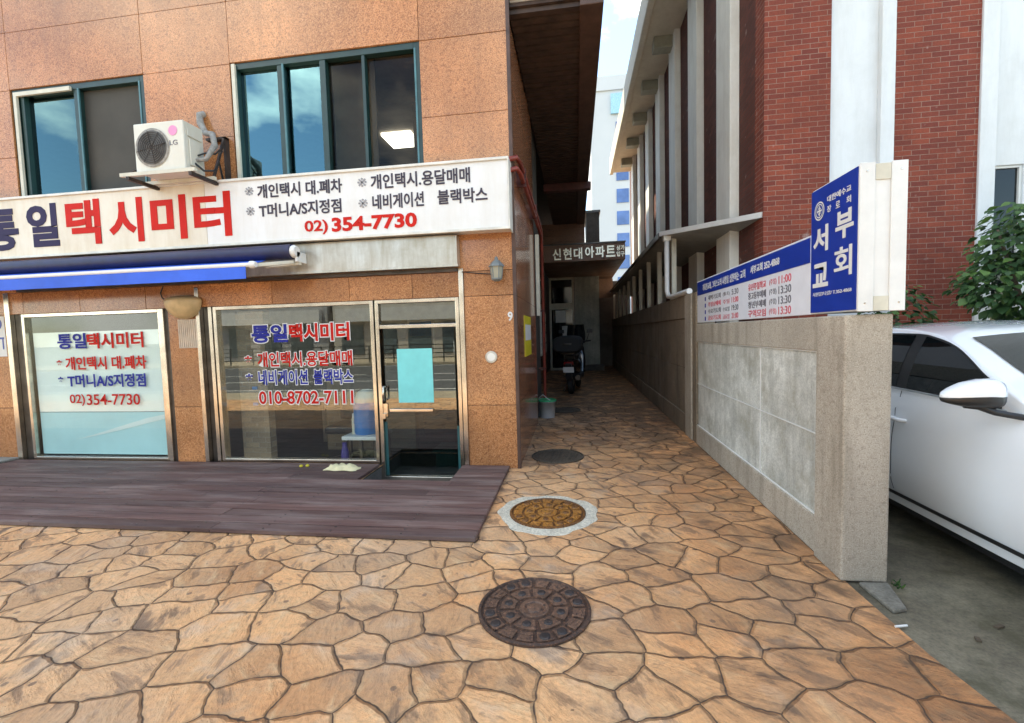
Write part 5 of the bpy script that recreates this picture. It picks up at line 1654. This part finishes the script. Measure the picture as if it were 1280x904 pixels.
leafy('shrub', 'dark green shrub between the sign box and the church bricks', 'shrub', (3.75, 5.9, 0),
      [((3.72, 5.9, 1.65), (.36, .3, .42)), ((3.6, 5.85, 1.2), (.4, .3, .4)), ((4.0, 5.9, 1.45), (.35, .3, .2))], 1100, .075,
      [([(3.75, 5.9, -.01), (3.72, 5.9, .8), (3.7, 5.88, 1.8)], [.035, .03, .01])], M['leaf'])

# ------------------------------------------------------------------ the other side of the street (mirrored in the shop glass)
def far_building(x0, x1, h, mat, label, floors, seed):
    rnd = random.Random(seed)
    t = thing('street_building', label, 'building', ((x0 + x1) / 2, -24, 0), 0, 'buildings across the street')
    MB().box(x0, x1, -30, -19.0, 0, h).build('wall', mat, t)
    MB().box(x0 + .4, x1 - .4, -19.0, -18.6, 2.7, 3.6).build('shop_band', M['white'], t)
    for f in range(floors):
        z = 0.5 if f == 0 else 1.2 + f * 3.1
        s = MB(); nx = int((x1 - x0) / 2.6)
        for i in range(nx):
            a = x0 + .6 + i * (x1 - x0 - 1.0) / nx
            s.box(a, a + 1.6, -19.0, -18.94, z, z + (2.0 if f == 0 else 1.5))
        s.build('window', M['far_window'] , t)
far_building(-30, -17, 9.6, M['facade_far2'], 'grey building with three storeys across the street', 3, 1)
far_building(-16.6, -6, 6.5, M['facade_far'], 'cream low building across the street facing the shop', 2, 2)
far_building(-5.4, 5, 9.2, M['facade_far'], 'cream taller building across the street facing the alley', 3, 3)
far_building(5.6, 20, 6.2, M['facade_far2'], 'grey building with two storeys across the street', 2, 4)
rl = thing('street_railing', 'black steel pedestrian railing along the far pavement', 'railing', (0, -14.6, .12))
s = MB()
for x in range(-16, 12):
    s.box(x * 1.5, x * 1.5 + .06, -14.63, -14.57, .12, 1.12)
s.build('post', M['black_plastic'], rl)
s = MB()
for z in (.35, .6, .85, 1.08): s.box(-24, 17, -14.62, -14.58, z, z + .05)
s.build('rail', M['black_plastic'], rl)
vn = thing('white_van', 'white van parked across the street behind the railing', 'van', (-5, -16.5, .12))
s = MB().prism([(-7.2, .45), (-7.2, 1.2), (-6.6, 1.45), (-6.1, 2.1), (-2.9, 2.15), (-2.7, 1.9), (-2.7, .45)], -17.4, -15.7, 'Y'); s.build('body', M['car_white'], vn, bevel=.05)
s = MB(); s.prism([(-6.5, 1.4), (-6.05, 2.0), (-5.2, 2.0), (-5.2, 1.4)], -15.698, -15.68, 'Y'); s.box(-5.0, -3.0, -15.698, -15.68, 1.4, 1.98); s.build('window', M['car_glass'], vn)
for x in (-6.3, -3.5):
    MB().lathe((x, -15.8, .42), [(.3, -.1), (.31, .1)], 24, 'Y').build('wheel', M['rubber'], vn)
